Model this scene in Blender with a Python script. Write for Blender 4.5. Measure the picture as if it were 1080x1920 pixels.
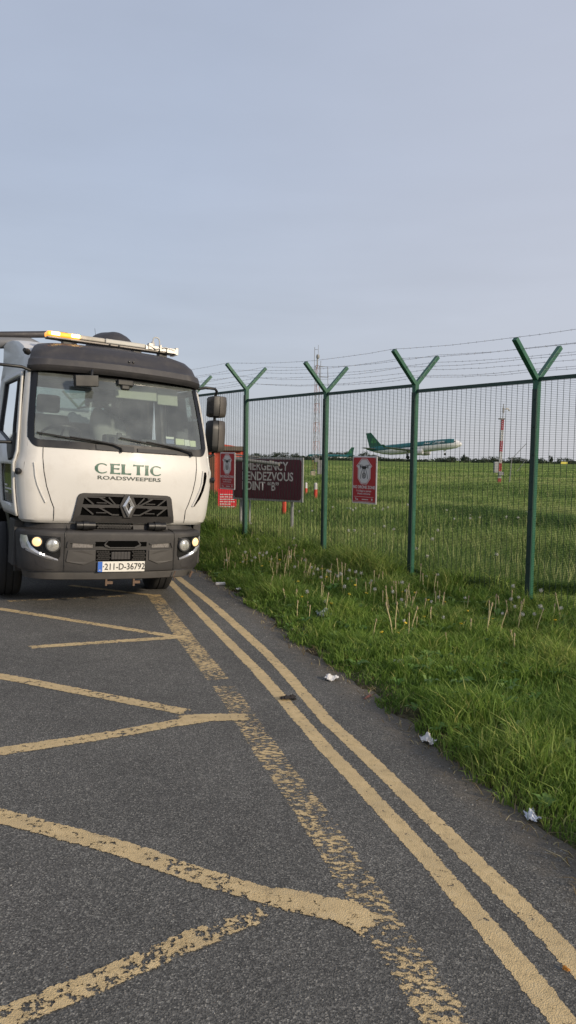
import bpy, math, random
import numpy as np
from mathutils import Vector, Matrix, Quaternion
random.seed(7); rng = np.random.default_rng(11)
S = bpy.context.scene
for o in list(bpy.data.objects): bpy.data.objects.remove(o)
COL = S.collection
R = math.radians

# ---------------------------------------------------------------- camera
cam_d = bpy.data.cameras.new("camera"); cam = bpy.data.objects.new("camera", cam_d); COL.objects.link(cam)
EYE = 1.68; PITCH = math.atan(102/1400); ROLL = R(.85)
cam_d.sensor_fit = 'VERTICAL'; cam_d.sensor_height = 24; cam_d.lens = 24*1400/1920
cam_d.clip_start = .05; cam_d.clip_end = 6000
f_ = Vector((0, math.cos(PITCH), -math.sin(PITCH))); r0 = Vector((1, 0, 0)); u0 = r0.cross(f_)
r_ = math.cos(ROLL)*r0 + math.sin(ROLL)*u0; u_ = -math.sin(ROLL)*r0 + math.cos(ROLL)*u0
m3 = Matrix((r_, u_, -f_)).transposed()
cam.matrix_world = Matrix.Translation((0, 0, EYE)) @ m3.to_4x4()
S.camera = cam

# ---------------------------------------------------------------- light
SUN_EL = R(20); SUN_AZ = math.atan2(.80, -.60)
sdir = Vector((math.sin(SUN_AZ)*math.cos(SUN_EL), math.cos(SUN_AZ)*math.cos(SUN_EL), math.sin(SUN_EL)))
sl = bpy.data.lights.new("sun", 'SUN'); sl.energy = 2.9; sl.angle = R(4); sl.color = (1, .85, .66)
so = bpy.data.objects.new("sun", sl); COL.objects.link(so); so.rotation_euler = sdir.to_track_quat('Z', 'Y').to_euler()
W = bpy.data.worlds.new("World"); S.world = W; W.use_nodes = True
nt = W.node_tree; nt.nodes.clear()
def N(nt, t, **k):
    n = nt.nodes.new(t)
    for a, b in k.items():
        if a.startswith('i_'):
            key = a[2:]; key = int(key) if key.isdigit() else key
            n.inputs[key].default_value = b
        else: setattr(n, a, b)
    return n
def L(nt, a, b): nt.links.new(a, b)
out = N(nt, 'ShaderNodeOutputWorld'); bg = N(nt, 'ShaderNodeBackground'); bg.inputs[1].default_value = 1.05
sky = N(nt, 'ShaderNodeTexSky', sky_type='NISHITA', sun_disc=False, sun_elevation=SUN_EL, sun_rotation=SUN_AZ)
bg_sky = N(nt, 'ShaderNodeBackground'); bg_sky.inputs[1].default_value = .08
L(nt, sky.outputs[0], bg_sky.inputs[0])
geo = N(nt, 'ShaderNodeTexCoord'); sep = N(nt, 'ShaderNodeSeparateXYZ'); L(nt, geo.outputs['Generated'], sep.inputs[0])
ramp = N(nt, 'ShaderNodeValToRGB'); e = ramp.color_ramp.elements
e[0].position = 0.0; e[0].color = (.44, .46, .50, 1)
e[1].position = 1.0; e[1].color = (.37, .41, .52, 1)
x = e.new(.12); x.color = (.385, .425, .50, 1)
x = e.new(.35); x.color = (.375, .425, .53, 1)
L(nt, sep.outputs[2], ramp.inputs[0])
mp = N(nt, 'ShaderNodeMapping'); mp.inputs['Scale'].default_value = (1.0, 1.0, 2.2); L(nt, geo.outputs['Generated'], mp.inputs[0])
ns = N(nt, 'ShaderNodeTexNoise', i_Scale=2.0, i_Detail=5.0, i_Roughness=.55); L(nt, mp.outputs[0], ns.inputs['Vector'])
cr = N(nt, 'ShaderNodeMapRange', i_1=.30, i_2=.72, i_3=.95, i_4=1.05); L(nt, ns.outputs[0], cr.inputs[0])
mp2 = N(nt, 'ShaderNodeMapping'); mp2.inputs['Scale'].default_value = (2.2, 2.2, 16); L(nt, geo.outputs['Generated'], mp2.inputs[0])
ns2 = N(nt, 'ShaderNodeTexNoise', i_Scale=1.6, i_Detail=6.0, i_Roughness=.5); L(nt, mp2.outputs[0], ns2.inputs['Vector'])
lowm = N(nt, 'ShaderNodeMapRange', i_1=.08, i_2=.40, i_3=.30, i_4=.05); L(nt, sep.outputs[2], lowm.inputs[0])
n2c = N(nt, 'ShaderNodeMath', operation='SUBTRACT'); n2c.inputs[1].default_value = .5; L(nt, ns2.outputs[0], n2c.inputs[0])
n2m = N(nt, 'ShaderNodeMath', operation='MULTIPLY_ADD'); L(nt, n2c.outputs[0], n2m.inputs[0]); L(nt, lowm.outputs[0], n2m.inputs[1]); L(nt, cr.outputs[0], n2m.inputs[2])
mul = N(nt, 'ShaderNodeVectorMath', operation='SCALE'); L(nt, ramp.outputs[0], mul.inputs[0]); L(nt, n2m.outputs[0], mul.inputs['Scale'])
# warm lighter band low to the right (towards the sun side)
dotn = N(nt, 'ShaderNodeVectorMath', operation='DOT_PRODUCT'); dotn.inputs[1].default_value = (.80, .55, -.15); L(nt, geo.outputs['Generated'], dotn.inputs[0])
wr = N(nt, 'ShaderNodeMapRange', i_1=.35, i_2=1.0, i_3=0.0, i_4=.55); L(nt, dotn.outputs['Value'], wr.inputs[0])
mx = N(nt, 'ShaderNodeMix', data_type='RGBA'); L(nt, wr.outputs[0], mx.inputs['Factor']); L(nt, mul.outputs[0], mx.inputs['A']); mx.inputs['B'].default_value = (.60, .585, .63, 1)
L(nt, mx.outputs['Result'], bg.inputs[0])
ms = N(nt, 'ShaderNodeMixShader'); ms.inputs[0].default_value = .86
L(nt, bg_sky.outputs[0], ms.inputs[1]); L(nt, bg.outputs[0], ms.inputs[2]); L(nt, ms.outputs[0], out.inputs[0])
S.view_settings.view_transform = 'Standard'; S.view_settings.look = 'None'; S.view_settings.exposure = 0.3; S.view_settings.gamma = 1
S.cycles.max_bounces = 8; S.cycles.transparent_max_bounces = 24

# ---------------------------------------------------------------- materials
MATS = {}
def new_mat(name):
    m = bpy.data.materials.new(name); m.use_nodes = True; m.node_tree.nodes.clear()
    o = N(m.node_tree, 'ShaderNodeOutputMaterial'); return m, m.node_tree, o
def mat(name, col, rough=.5, metal=0, var=.12, scale=6, bump=0, bscale=60, emit=0, coat=0, dirt=0, dirtcol=(.12, .10, .08), trans=0):
    if name in MATS: return MATS[name]
    m, t, o = new_mat(name)
    p = N(t, 'ShaderNodeBsdfPrincipled'); p.inputs['Roughness'].default_value = rough; p.inputs['Metallic'].default_value = metal
    tc = N(t, 'ShaderNodeTexCoord'); n1 = N(t, 'ShaderNodeTexNoise', i_Scale=scale, i_Detail=6.0, i_Roughness=.6); L(t, tc.outputs['Object'], n1.inputs['Vector'])
    mr = N(t, 'ShaderNodeMapRange', i_1=.25, i_2=.75, i_3=1-var, i_4=1+var); L(t, n1.outputs[0], mr.inputs[0])
    sc = N(t, 'ShaderNodeVectorMath', operation='SCALE'); sc.inputs[0].default_value = col; L(t, mr.outputs[0], sc.inputs['Scale'])
    c = sc.outputs[0]
    if dirt:
        n2 = N(t, 'ShaderNodeTexNoise', i_Scale=scale*2.3, i_Detail=9.0, i_Roughness=.7); L(t, tc.outputs['Object'], n2.inputs['Vector'])
        m2 = N(t, 'ShaderNodeMapRange', i_1=.5, i_2=.8, i_3=0.0, i_4=dirt); L(t, n2.outputs[0], m2.inputs[0])
        x = N(t, 'ShaderNodeMix', data_type='RGBA'); L(t, m2.outputs[0], x.inputs['Factor']); L(t, c, x.inputs['A']); x.inputs['B'].default_value = (*dirtcol, 1)
        c = x.outputs['Result']
    L(t, c, p.inputs['Base Color'])
    r2 = N(t, 'ShaderNodeMapRange', i_1=.3, i_2=.7, i_3=max(0, rough-.07), i_4=min(1, rough+.09)); L(t, n1.outputs[0], r2.inputs[0]); L(t, r2.outputs[0], p.inputs['Roughness'])
    if bump:
        n3 = N(t, 'ShaderNodeTexNoise', i_Scale=bscale, i_Detail=4.0); L(t, tc.outputs['Object'], n3.inputs['Vector'])
        b = N(t, 'ShaderNodeBump', i_Strength=bump, i_Distance=.01); L(t, n3.outputs[0], b.inputs['Height']); L(t, b.outputs[0], p.inputs['Normal'])
    if emit: p.inputs['Emission Color'].default_value = (*col, 1); p.inputs['Emission Strength'].default_value = emit
    if coat: p.inputs['Coat Weight'].default_value = coat; p.inputs['Coat Roughness'].default_value = .08
    if trans: p.inputs['Transmission Weight'].default_value = trans
    L(t, p.outputs[0], o.inputs[0]); MATS[name] = m; return m

def asphalt_nodes(t):
    g = N(t, 'ShaderNodeNewGeometry')
    v = N(t, 'ShaderNodeTexVoronoi', i_Scale=170.0); L(t, g.outputs['Position'], v.inputs['Vector'])
    n1 = N(t, 'ShaderNodeTexNoise', i_Scale=260.0, i_Detail=3.0); L(t, g.outputs['Position'], n1.inputs['Vector'])
    n2 = N(t, 'ShaderNodeTexNoise', i_Scale=.9, i_Detail=6.0, i_Roughness=.65); L(t, g.outputs['Position'], n2.inputs['Vector'])
    n4 = N(t, 'ShaderNodeTexNoise', i_Scale=9.0, i_Detail=5.0, i_Roughness=.7); L(t, g.outputs['Position'], n4.inputs['Vector'])
    cs = N(t, 'ShaderNodeSeparateColor'); L(t, v.outputs['Color'], cs.inputs[0])
    r = N(t, 'ShaderNodeValToRGB'); e = r.color_ramp.elements
    e[0].position = .0; e[0].color = (.046, .044, .039, 1); e[1].position = 1; e[1].color = (.275, .262, .228, 1)
    k = e.new(.55); k.color = (.098, .094, .084, 1); k = e.new(.88); k.color = (.157, .149, .132, 1)
    L(t, cs.outputs[0], r.inputs[0])
    a = N(t, 'ShaderNodeMapRange', i_1=.35, i_2=.65, i_3=.74, i_4=1.20); L(t, n1.outputs[0], a.inputs[0])
    b = N(t, 'ShaderNodeMapRange', i_1=.3, i_2=.7, i_3=.78, i_4=1.20); L(t, n2.outputs[0], b.inputs[0])
    b2 = N(t, 'ShaderNodeMapRange', i_1=.3, i_2=.7, i_3=.88, i_4=1.12); L(t, n4.outputs[0], b2.inputs[0])
    c0 = N(t, 'ShaderNodeMath', operation='MULTIPLY'); L(t, a.outputs[0], c0.inputs[0]); L(t, b.outputs[0], c0.inputs[1])
    c = N(t, 'ShaderNodeMath', operation='MULTIPLY'); L(t, c0.outputs[0], c.inputs[0]); L(t, b2.outputs[0], c.inputs[1])
    s = N(t, 'ShaderNodeVectorMath', operation='SCALE'); L(t, r.outputs[0], s.inputs[0]); L(t, c.outputs[0], s.inputs['Scale'])
    # oil spots and grime from the verge
    n5 = N(t, 'ShaderNodeTexNoise', i_Scale=2.6, i_Detail=7.0, i_Roughness=.75); L(t, g.outputs['Position'], n5.inputs['Vector'])
    st = N(t, 'ShaderNodeMapRange', i_1=.63, i_2=.74, i_3=0.0, i_4=.45); L(t, n5.outputs[0], st.inputs[0])
    sx_ = N(t, 'ShaderNodeMix', data_type='RGBA'); L(t, st.outputs[0], sx_.inputs['Factor']); L(t, s.outputs[0], sx_.inputs['A']); sx_.inputs['B'].default_value = (.040, .037, .034, 1)
    ed = N(t, 'ShaderNodeAttribute', attribute_name='edge'); ed.attribute_type = 'GEOMETRY'
    em = N(t, 'ShaderNodeMath', operation='MULTIPLY_ADD'); L(t, n4.outputs[0], em.inputs[0]); em.inputs[1].default_value = 1.1; L(t, ed.outputs['Fac'], em.inputs[2])
    er = N(t, 'ShaderNodeMapRange', i_1=.88, i_2=1.5, i_3=0.0, i_4=.70); L(t, em.outputs[0], er.inputs[0])
    sd = N(t, 'ShaderNodeMix', data_type='RGBA'); L(t, a.outputs[0], sd.inputs['Factor']); sd.inputs['A'].default_value = (.045, .036, .025, 1); sd.inputs['B'].default_value = (.135, .108, .075, 1)
    s2 = N(t, 'ShaderNodeMix', data_type='RGBA'); L(t, er.outputs[0], s2.inputs['Factor']); L(t, sx_.outputs['Result'], s2.inputs['A']); L(t, sd.outputs['Result'], s2.inputs['B'])
    h = N(t, 'ShaderNodeMath', operation='ADD'); L(t, n1.outputs[0], h.inputs[0]); L(t, v.outputs['Distance'], h.inputs[1])
    return g, s2.outputs['Result'], h.outputs[0], n2
def asphalt():
    m, t, o = new_mat('asphalt'); g, c, h, _ = asphalt_nodes(t)
    p = N(t, 'ShaderNodeBsdfPrincipled', i_Roughness=.86); L(t, c, p.inputs['Base Color'])
    b = N(t, 'ShaderNodeBump', i_Strength=.6, i_Distance=.004); L(t, h, b.inputs['Height']); L(t, b.outputs[0], p.inputs['Normal'])
    L(t, p.outputs[0], o.inputs[0]); return m
def paint(name, wear, streak=0, streakdir=0.0):
    """yellow road paint worn through to the asphalt; UV.x metres along the line, UV.y -1..1 across"""
    m, t, o = new_mat(name); g, c, h, nbig = asphalt_nodes(t)
    uv = N(t, 'ShaderNodeUVMap'); su = N(t, 'ShaderNodeSeparateXYZ'); L(t, uv.outputs[0], su.inputs[0])
    ab = N(t, 'ShaderNodeMath', operation='ABSOLUTE'); L(t, su.outputs[1], ab.inputs[0])
    fall = N(t, 'ShaderNodeMapRange', i_1=.68, i_2=1.0, i_3=0.0, i_4=1.0); L(t, ab.outputs[0], fall.inputs[0])
    n1 = N(t, 'ShaderNodeTexNoise', i_Scale=27.0, i_Detail=8.0, i_Roughness=.72)
    mp = N(t, 'ShaderNodeMapping'); mp.inputs['Rotation'].default_value = (0, 0, streakdir)
    L(t, g.outputs['Position'], mp.inputs[0])
    if streak: mp.inputs['Scale'].default_value = (1, streak, 1)
    L(t, mp.outputs[0], n1.inputs['Vector'])
    nl = N(t, 'ShaderNodeTexNoise', i_Scale=3.4, i_Detail=5.0); L(t, g.outputs['Position'], nl.inputs['Vector'])
    nf = N(t, 'ShaderNodeTexNoise', i_Scale=70.0, i_Detail=3.0); L(t, g.outputs['Position'], nf.inputs['Vector'])
    ea = N(t, 'ShaderNodeAttribute', attribute_name='end'); ea.attribute_type = 'GEOMETRY'; ef = N(t, 'ShaderNodeMapRange', i_1=.0, i_2=.07, i_3=1.2, i_4=0.0); L(t, ea.outputs['Fac'], ef.inputs[0])
    fm = N(t, 'ShaderNodeMath', operation='MAXIMUM'); L(t, fall.outputs[0], fm.inputs[0]); L(t, ef.outputs[0], fm.inputs[1]); fall = fm
    a = N(t, 'ShaderNodeMath', operation='MULTIPLY_ADD'); L(t, fall.outputs[0], a.inputs[0]); a.inputs[1].default_value = .34; L(t, n1.outputs[0], a.inputs[2])
    a2 = N(t, 'ShaderNodeMath', operation='MULTIPLY_ADD'); L(t, nl.outputs[0], a2.inputs[0]); a2.inputs[1].default_value = .30; L(t, a.outputs[0], a2.inputs[2])
    a3 = N(t, 'ShaderNodeMath', operation='MULTIPLY_ADD'); L(t, nf.outputs[0], a3.inputs[0]); a3.inputs[1].default_value = .16; L(t, a2.outputs[0], a3.inputs[2])
    th = .93 - wear
    mk = N(t, 'ShaderNodeMapRange', i_1=th-.012, i_2=th+.012, i_3=1.0, i_4=0.0); L(t, a3.outputs[0], mk.inputs[0])
    pn = N(t, 'ShaderNodeTexNoise', i_Scale=22.0, i_Detail=7.0, i_Roughness=.7); L(t, g.outputs['Position'], pn.inputs['Vector'])
    pr = N(t, 'ShaderNodeValToRGB'); e = pr.color_ramp.elements
    e[0].position = .28; e[0].color = (.38, .285, .15, 1); e[1].position = .72; e[1].color = (.68, .52, .285, 1); k = e.new(.5); k.color = (.59, .435, .22, 1)
    L(t, pn.outputs[0], pr.inputs[0])
    dn = N(t, 'ShaderNodeTexNoise', i_Scale=5.5, i_Detail=8.0, i_Roughness=.72); L(t, g.outputs['Position'], dn.inputs['Vector'])
    dm_ = N(t, 'ShaderNodeMapRange', i_1=.46, i_2=.76, i_3=0.0, i_4=.60); L(t, dn.outputs[0], dm_.inputs[0])
    px_ = N(t, 'ShaderNodeMix', data_type='RGBA'); L(t, dm_.outputs[0], px_.inputs['Factor']); L(t, pr.outputs[0], px_.inputs['A']); px_.inputs['B'].default_value = (.30, .235, .14, 1)
    p = N(t, 'ShaderNodeBsdfPrincipled', i_Roughness=.8); L(t, px_.outputs['Result'], p.inputs['Base Color'])
    hh = N(t, 'ShaderNodeMath', operation='MULTIPLY_ADD'); L(t, mk.outputs[0], hh.inputs[0]); hh.inputs[1].default_value = .05
    h3 = N(t, 'ShaderNodeMath', operation='MULTIPLY'); L(t, h, h3.inputs[0]); h3.inputs[1].default_value = .7; L(t, h3.outputs[0], hh.inputs[2])
    b = N(t, 'ShaderNodeBump', i_Strength=.7, i_Distance=.005); L(t, hh.outputs[0], b.inputs['Height']); L(t, b.outputs[0], p.inputs['Normal'])
    tb = N(t, 'ShaderNodeBsdfTransparent'); sm = N(t, 'ShaderNodeMixShader'); L(t, mk.outputs[0], sm.inputs[0]); L(t, tb.outputs[0], sm.inputs[1]); L(t, p.outputs[0], sm.inputs[2])
    L(t, sm.outputs[0], o.inputs[0]); return m
def blade_mat(name, c0, c1, c2):
    m, t, o = new_mat(name)
    at = N(t, 'ShaderNodeAttribute', attribute_name='tint'); at.attribute_type = 'GEOMETRY'
    r = N(t, 'ShaderNodeValToRGB'); e = r.color_ramp.elements
    e[0].position = 0; e[0].color = (*c0, 1); e[1].position = 1; e[1].color = (*c2, 1); k = e.new(.55); k.color = (*c1, 1)
    L(t, at.outputs['Fac'], r.inputs[0])
    p = N(t, 'ShaderNodeBsdfPrincipled', i_Roughness=.6); L(t, r.outputs[0], p.inputs['Base Color']); p.inputs['Specular IOR Level'].default_value = .3
    tr = N(t, 'ShaderNodeBsdfTranslucent'); L(t, r.outputs[0], tr.inputs[0])
    s = N(t, 'ShaderNodeMixShader'); s.inputs[0].default_value = .35; L(t, p.outputs[0], s.inputs[1]); L(t, tr.outputs[0], s.inputs[2])
    L(t, s.outputs[0], o.inputs[0]); return m
def glass_mat(name, tint, veil, veilcol, fac=.2):
    m, t, o = new_mat(name)
    tr = N(t, 'ShaderNodeBsdfTransparent'); tr.inputs[0].default_value = (*tint, 1)
    gl = N(t, 'ShaderNodeBsdfGlossy', i_Roughness=.03); gl.inputs[0].default_value = (1, 1, 1, 1)
    df = N(t, 'ShaderNodeBsdfDiffuse'); df.inputs[0].default_value = (*veilcol, 1)
    tc = N(t, 'ShaderNodeTexCoord'); n = N(t, 'ShaderNodeTexNoise', i_Scale=5.0, i_Detail=6.0); L(t, tc.outputs['Object'], n.inputs['Vector'])
    mr = N(t, 'ShaderNodeMapRange', i_1=.3, i_2=.7, i_3=veil*.7, i_4=veil*1.3); L(t, n.outputs[0], mr.inputs[0])
    s1 = N(t, 'ShaderNodeMixShader'); L(t, mr.outputs[0], s1.inputs[0]); L(t, tr.outputs[0], s1.inputs[1]); L(t, df.outputs[0], s1.inputs[2])
    fr = N(t, 'ShaderNodeFresnel', i_IOR=1.5); ad = N(t, 'ShaderNodeMath', operation='ADD'); ad.inputs[1].default_value = fac; ad.use_clamp = True; L(t, fr.outputs[0], ad.inputs[0])
    s2 = N(t, 'ShaderNodeMixShader'); L(t, ad.outputs[0], s2.inputs[0]); L(t, s1.outputs[0], s2.inputs[1]); L(t, gl.outputs[0], s2.inputs[2])
    L(t, s2.outputs[0], o.inputs[0]); return m

M_white = mat('white_paint', (.61, .595, .57), .4, var=.03, scale=2, coat=.15, dirt=.30, dirtcol=(.34, .30, .25))
M_dark = mat('dark_plastic', (.036, .034, .038), .55, var=.15, scale=5, bump=.12, bscale=250, dirt=.3, dirtcol=(.12, .105, .09))
M_bump = mat('bumper_plastic', (.034, .032, .032), .6, var=.2, scale=4, bump=.12, bscale=250, dirt=.30, dirtcol=(.10, .088, .075))
M_black = mat('black_plastic', (.012, .012, .013), .45, var=.2)
M_rubber = mat('rubber', (.018, .018, .018), .85, var=.25, scale=20, bump=.3, bscale=80)
M_rim = mat('rim_steel', (.16, .16, .16), .55, metal=.4)
M_chrome = mat('chrome', (.82, .82, .83), .12, metal=1, var=.04)
M_alu = mat('aluminium', (.40, .39, .37), .42, metal=.55, var=.1, scale=14, dirt=.3)
M_whitep = mat('white_plastic', (.46, .45, .42), .4, var=.05)
M_green = mat('green_powder_coat', (.018, .100, .058), .42, var=.16, scale=9, dirt=.3, dirtcol=(.085, .105, .065))
M_wire = mat('fence_wire', (.014, .028, .024), .5, var=.1)
M_wire.node_tree.nodes['Principled BSDF'].inputs['Specular IOR Level'].default_value = .08
M_barb = mat('barbed_steel', (.22, .22, .235), .5, metal=.5)
M_red = mat('sign_red', (.42, .020, .026), .4, var=.06)
M_maroon = mat('sign_maroon', (.085, .012, .026), .45, var=.08)
M_signw = mat('sign_white', (.66, .63, .62), .45, var=.05)
M_signgrey = mat('sign_grey_metal', (.36, .36, .36), .5, metal=.3)
M_orange = mat('red_oxide_paint', (.62, .10, .055), .55, var=.14, scale=5, dirt=.2, dirtcol=(.26, .09, .05))
M_lgreen = mat('lettering_green', (.035, .11, .075), .5, var=.05)
M_ink = mat('black_ink', (.012, .012, .013), .5)
M_frit = mat('frit_black', (.006, .006, .007), .3, var=.1)
M_hole_shade = mat('opening_shade', (.004, .004, .004), 1.0)  # depth shade of grille and intake openings, put into the colour
M_hole_shade.node_tree.nodes['Principled BSDF'].inputs['Specular IOR Level'].default_value = 0
M_blue = mat('plate_blue', (.03, .13, .50), .4)
M_plate = mat('plate_white', (.74, .72, .66), .35, var=.05, scale=20)

# ---------------------------------------------------------------- mesh helpers
class MB:
    def __init__(s): s.v = []; s.f = []; s.mi = []; s.cur = 0
    def add(s, vs, fs):
        b = len(s.v); s.v += [tuple(p) for p in vs]
        for f in fs: s.f.append([b+i for i in f]); s.mi.append(s.cur)
        return s
    def box(s, c, d, rot=None):
        c = Vector(c); h = [k/2 for k in d]
        P = [Vector((sx*h[0], sy*h[1], sz*h[2])) for sx in (-1, 1) for sy in (-1, 1) for sz in (-1, 1)]
        if rot is not None: P = [rot @ p for p in P]
        return s.add([c+p for p in P], [(0, 1, 3, 2), (4, 6, 7, 5), (0, 4, 5, 1), (2, 3, 7, 6), (0, 2, 6, 4), (1, 5, 7, 3)])
    def grid(s, P, skip=None):
        n, m = len(P), len(P[0]); vs = [p for r in P for p in r]
        return s.add(vs, [(i*m+j, i*m+j+1, (i+1)*m+j+1, (i+1)*m+j) for i in range(n-1) for j in range(m-1) if not (skip and skip(i, j))])
    def tube(s, path, r, n=8, caps=True):
        path = [Vector(p) for p in path]; k = len(path); rs = r if isinstance(r, (list, tuple)) else [r]*k
        ref = None; rows = []
        for i, p in enumerate(path):
            t = (path[min(i+1, k-1)]-path[max(i-1, 0)]).normalized()
            if ref is None: ref = Vector((0, 0, 1)) if abs(t.z) < .9 else Vector((1, 0, 0))
            a = (ref - t*ref.dot(t)).normalized(); b = t.cross(a); ref = a
            rows.append([p+(a*math.cos(q)+b*math.sin(q))*rs[i] for q in [2*math.pi*j/n for j in range(n)]])
        b0 = len(s.v); s.v += [tuple(p) for row in rows for p in row]
        for i in range(k-1):
            for j in range(n):
                s.f.append([b0+i*n+j, b0+i*n+(j+1) % n, b0+(i+1)*n+(j+1) % n, b0+(i+1)*n+j]); s.mi.append(s.cur)
        if caps:
            s.f.append([b0+j for j in reversed(range(n))]); s.f.append([b0+(k-1)*n+j for j in range(n)]); s.mi += [s.cur]*2
        return s
    def lathe(s, prof, o, ax, n=24):
        """prof: list of (radius, height along ax)"""
        o = Vector(o); ax = Vector(ax).normalized(); ref = Vector((0, 0, 1)) if abs(ax.z) < .9 else Vector((1, 0, 0))
        a = (ref-ax*ref.dot(ax)).normalized(); b = ax.cross(a); b0 = len(s.v); k = len(prof)
        for r, h in prof:
            for j in range(n):
                q = 2*math.pi*j/n; s.v.append(tuple(o+ax*h+(a*math.cos(q)+b*math.sin(q))*r))
        for i in range(k-1):
            for j in range(n):
                s.f.append([b0+i*n+j, b0+i*n+(j+1) % n, b0+(i+1)*n+(j+1) % n, b0+(i+1)*n+j]); s.mi.append(s.cur)
        for i, rev in ((0, True), (k-1, False)):
            if prof[i][0] > 1e-6:
                q = [b0+i*n+j for j in range(n)]; s.f.append(q[::-1] if rev else q); s.mi.append(s.cur)
        return s
    def extr(s, pts, vec):
        vec = Vector(vec); n = len(pts); P = [Vector(p) for p in pts]
        return s.add(P+[p+vec for p in P], [list(range(n))[::-1], list(range(n, 2*n))]+[(i, (i+1) % n, n+(i+1) % n, n+i) for i in range(n)])
    def ring(s, outer, inner):
        """flat band between two equal-length loops"""
        n = len(outer); return s.add(list(outer)+list(inner), [(i, (i+1) % n, n+(i+1) % n, n+i) for i in range(n)])
    def build(s, name, m, parent=None, smooth=None, bevel=0, bseg=2, solid=0):
        me = bpy.data.meshes.new(name); me.from_pydata(s.v, [], s.f); me.update()
        for q in (m if isinstance(m, (list, tuple)) else [m]): me.materials.append(q)
        if any(s.mi): me.polygons.foreach_set('material_index', s.mi)
        if smooth is not None:
            me.polygons.foreach_set('use_smooth', [True]*len(me.polygons)); me.set_sharp_from_angle(angle=R(smooth))
        o = bpy.data.objects.new(name, me); COL.objects.link(o)
        if parent is not None: o.parent = parent
        if solid:
            md = o.modifiers.new('solid', 'SOLIDIFY'); md.thickness = solid; md.offset = -1
        if bevel:
            md = o.modifiers.new('bevel', 'BEVEL'); md.width = bevel; md.segments = bseg; md.limit_method = 'ANGLE'; md.angle_limit = R(35)
        return o
def tag(o, label=None, cat=None, group=None, kind=None):
    if label: o['label'] = label
    if cat: o['category'] = cat
    if group: o['group'] = group
    if kind: o['kind'] = kind
    return o
def empty(name, loc=(0, 0, 0), label=None, cat=None, group=None, mw=None):
    o = bpy.data.objects.new(name, None); COL.objects.link(o); o.location = loc; o.empty_display_size = .2
    if mw is not None: o.matrix_world = mw
    return tag(o, label, cat, group)
def text_mesh(body, size, mapf, name, m, parent, bold=0, sx=1, align='CENTER', depth=None, space=1, shear=0):
    cu = bpy.data.curves.new('lettering_curve', 'FONT'); cu.body = body; cu.size = size; cu.align_x = align; cu.align_y = 'CENTER'
    cu.offset = bold; cu.resolution_u = 3; cu.space_character = space; cu.shear = shear
    ob = bpy.data.objects.new('lettering_curve', cu); COL.objects.link(ob); bpy.context.view_layer.update()
    me = bpy.data.meshes.new_from_object(ob.evaluated_get(bpy.context.evaluated_depsgraph_get()))
    bpy.data.objects.remove(ob); bpy.data.curves.remove(cu)
    for v in me.vertices: v.co = mapf(v.co.x*sx, v.co.y)
    me.name = name; me.materials.clear(); me.materials.append(m)
    o = bpy.data.objects.new(name, me); COL.objects.link(o); o.parent = parent
    return o
def cubic(x, xs, ys):
    return float(np.interp(x, xs, ys))
def sstep(a, b, x):
    t = np.clip((x-a)/(b-a), 0, 1); return t*t*(3-2*t)
_lat = rng.random((64, 64))
def vnoise(x, y, s):
    """value noise, vectorised"""
    x = np.asarray(x, float)*s; y = np.asarray(y, float)*s
    xi = np.floor(x).astype(int); yi = np.floor(y).astype(int); fx = x-xi; fy = y-yi
    fx = fx*fx*(3-2*fx); fy = fy*fy*(3-2*fy)
    g = lambda a, b: _lat[a % 64, b % 64]
    return (g(xi, yi)*(1-fx)+g(xi+1, yi)*fx)*(1-fy)+(g(xi, yi+1)*(1-fx)+g(xi+1, yi+1)*fx)*fy

# ---------------------------------------------------------------- ground
EDGE = np.array([(3.2, -9), (2.25, -2), (1.72, 1.2), (1.46, 2.45), (1.27, 3.15), (1.21, 3.39), (1.11, 3.68), (.98, 4.06), (.89, 4.41), (.77, 4.87), (.60, 5.49), (.36, 6.12), (.06, 7.0), (-.24, 8.08), (-.60, 9.14), (-1.08, 10.51), (-1.95, 12.8), (-3.2, 16), (-5.4, 21), (-10, 30), (-22, 50)])
def edge_x(y): return np.interp(y, EDGE[:, 1], EDGE[:, 0])
TH = R(54); FD = np.array([-math.cos(TH), math.sin(TH)]); FN = np.array([-math.sin(TH), -math.cos(TH)]); FP = np.array([2.712, 8.2])
def road_z(x, y): return -.025*(.955*x+.297*np.clip(y, -20, 40))
def fence_t(x, y): return (x-FP[0])*FD[0]+(y-FP[1])*FD[1]
def fence_d(x, y): return -((x-FP[0])*FN[0]+(y-FP[1])*FN[1])   # >0 beyond the fence
def fence_base(t): return np.interp(t, [-6, 0, 8, 20], [-.02, .05, .29, .36])
def ground_z(x, y):
    x = np.asarray(x, float); y = np.asarray(y, float)
    de = (x-edge_x(y))*.93; df = -fence_d(x, y); t = fence_t(x, y); zr = road_z(x, y)
    w = np.clip(de/np.maximum(de+np.maximum(df, 0), .3), 0, 1)
    und = (vnoise(x+3.3, y, .9)-.5)*.07+(vnoise(x, y+9, 2.7)-.5)*.03
    lip = sstep(-.06, .14, de+(vnoise(x, y, 5)-.5)*.16)
    hv = (zr-.025)*(1-lip)+lip*(zr+.022+(fence_base(t)-zr-.022)*(w*w*(3-2*w)*.6+.4*w)+und*np.clip(de*2, 0, 1))
    d = np.maximum(-df, 0)
    fz = .30+(vnoise(x, y, .11)-.5)*.34*np.clip(d/6, 0, 1)*np.clip(70/(d+1), 0, 1)+(vnoise(x, y, .5)-.5)*.07
    hb = fence_base(t)+(fz-fence_base(t))*sstep(0, 7, d)-.10*np.exp(-((d-2.6)/1.0)**2)
    h = np.where(df > 0, hv, hb)
    left = sstep(8.2, 9.0, edge_x(y)-x)
    return np.where(de < -.3, zr-.04+left*.10, h)
def axis(a): return np.concatenate(a)
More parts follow.
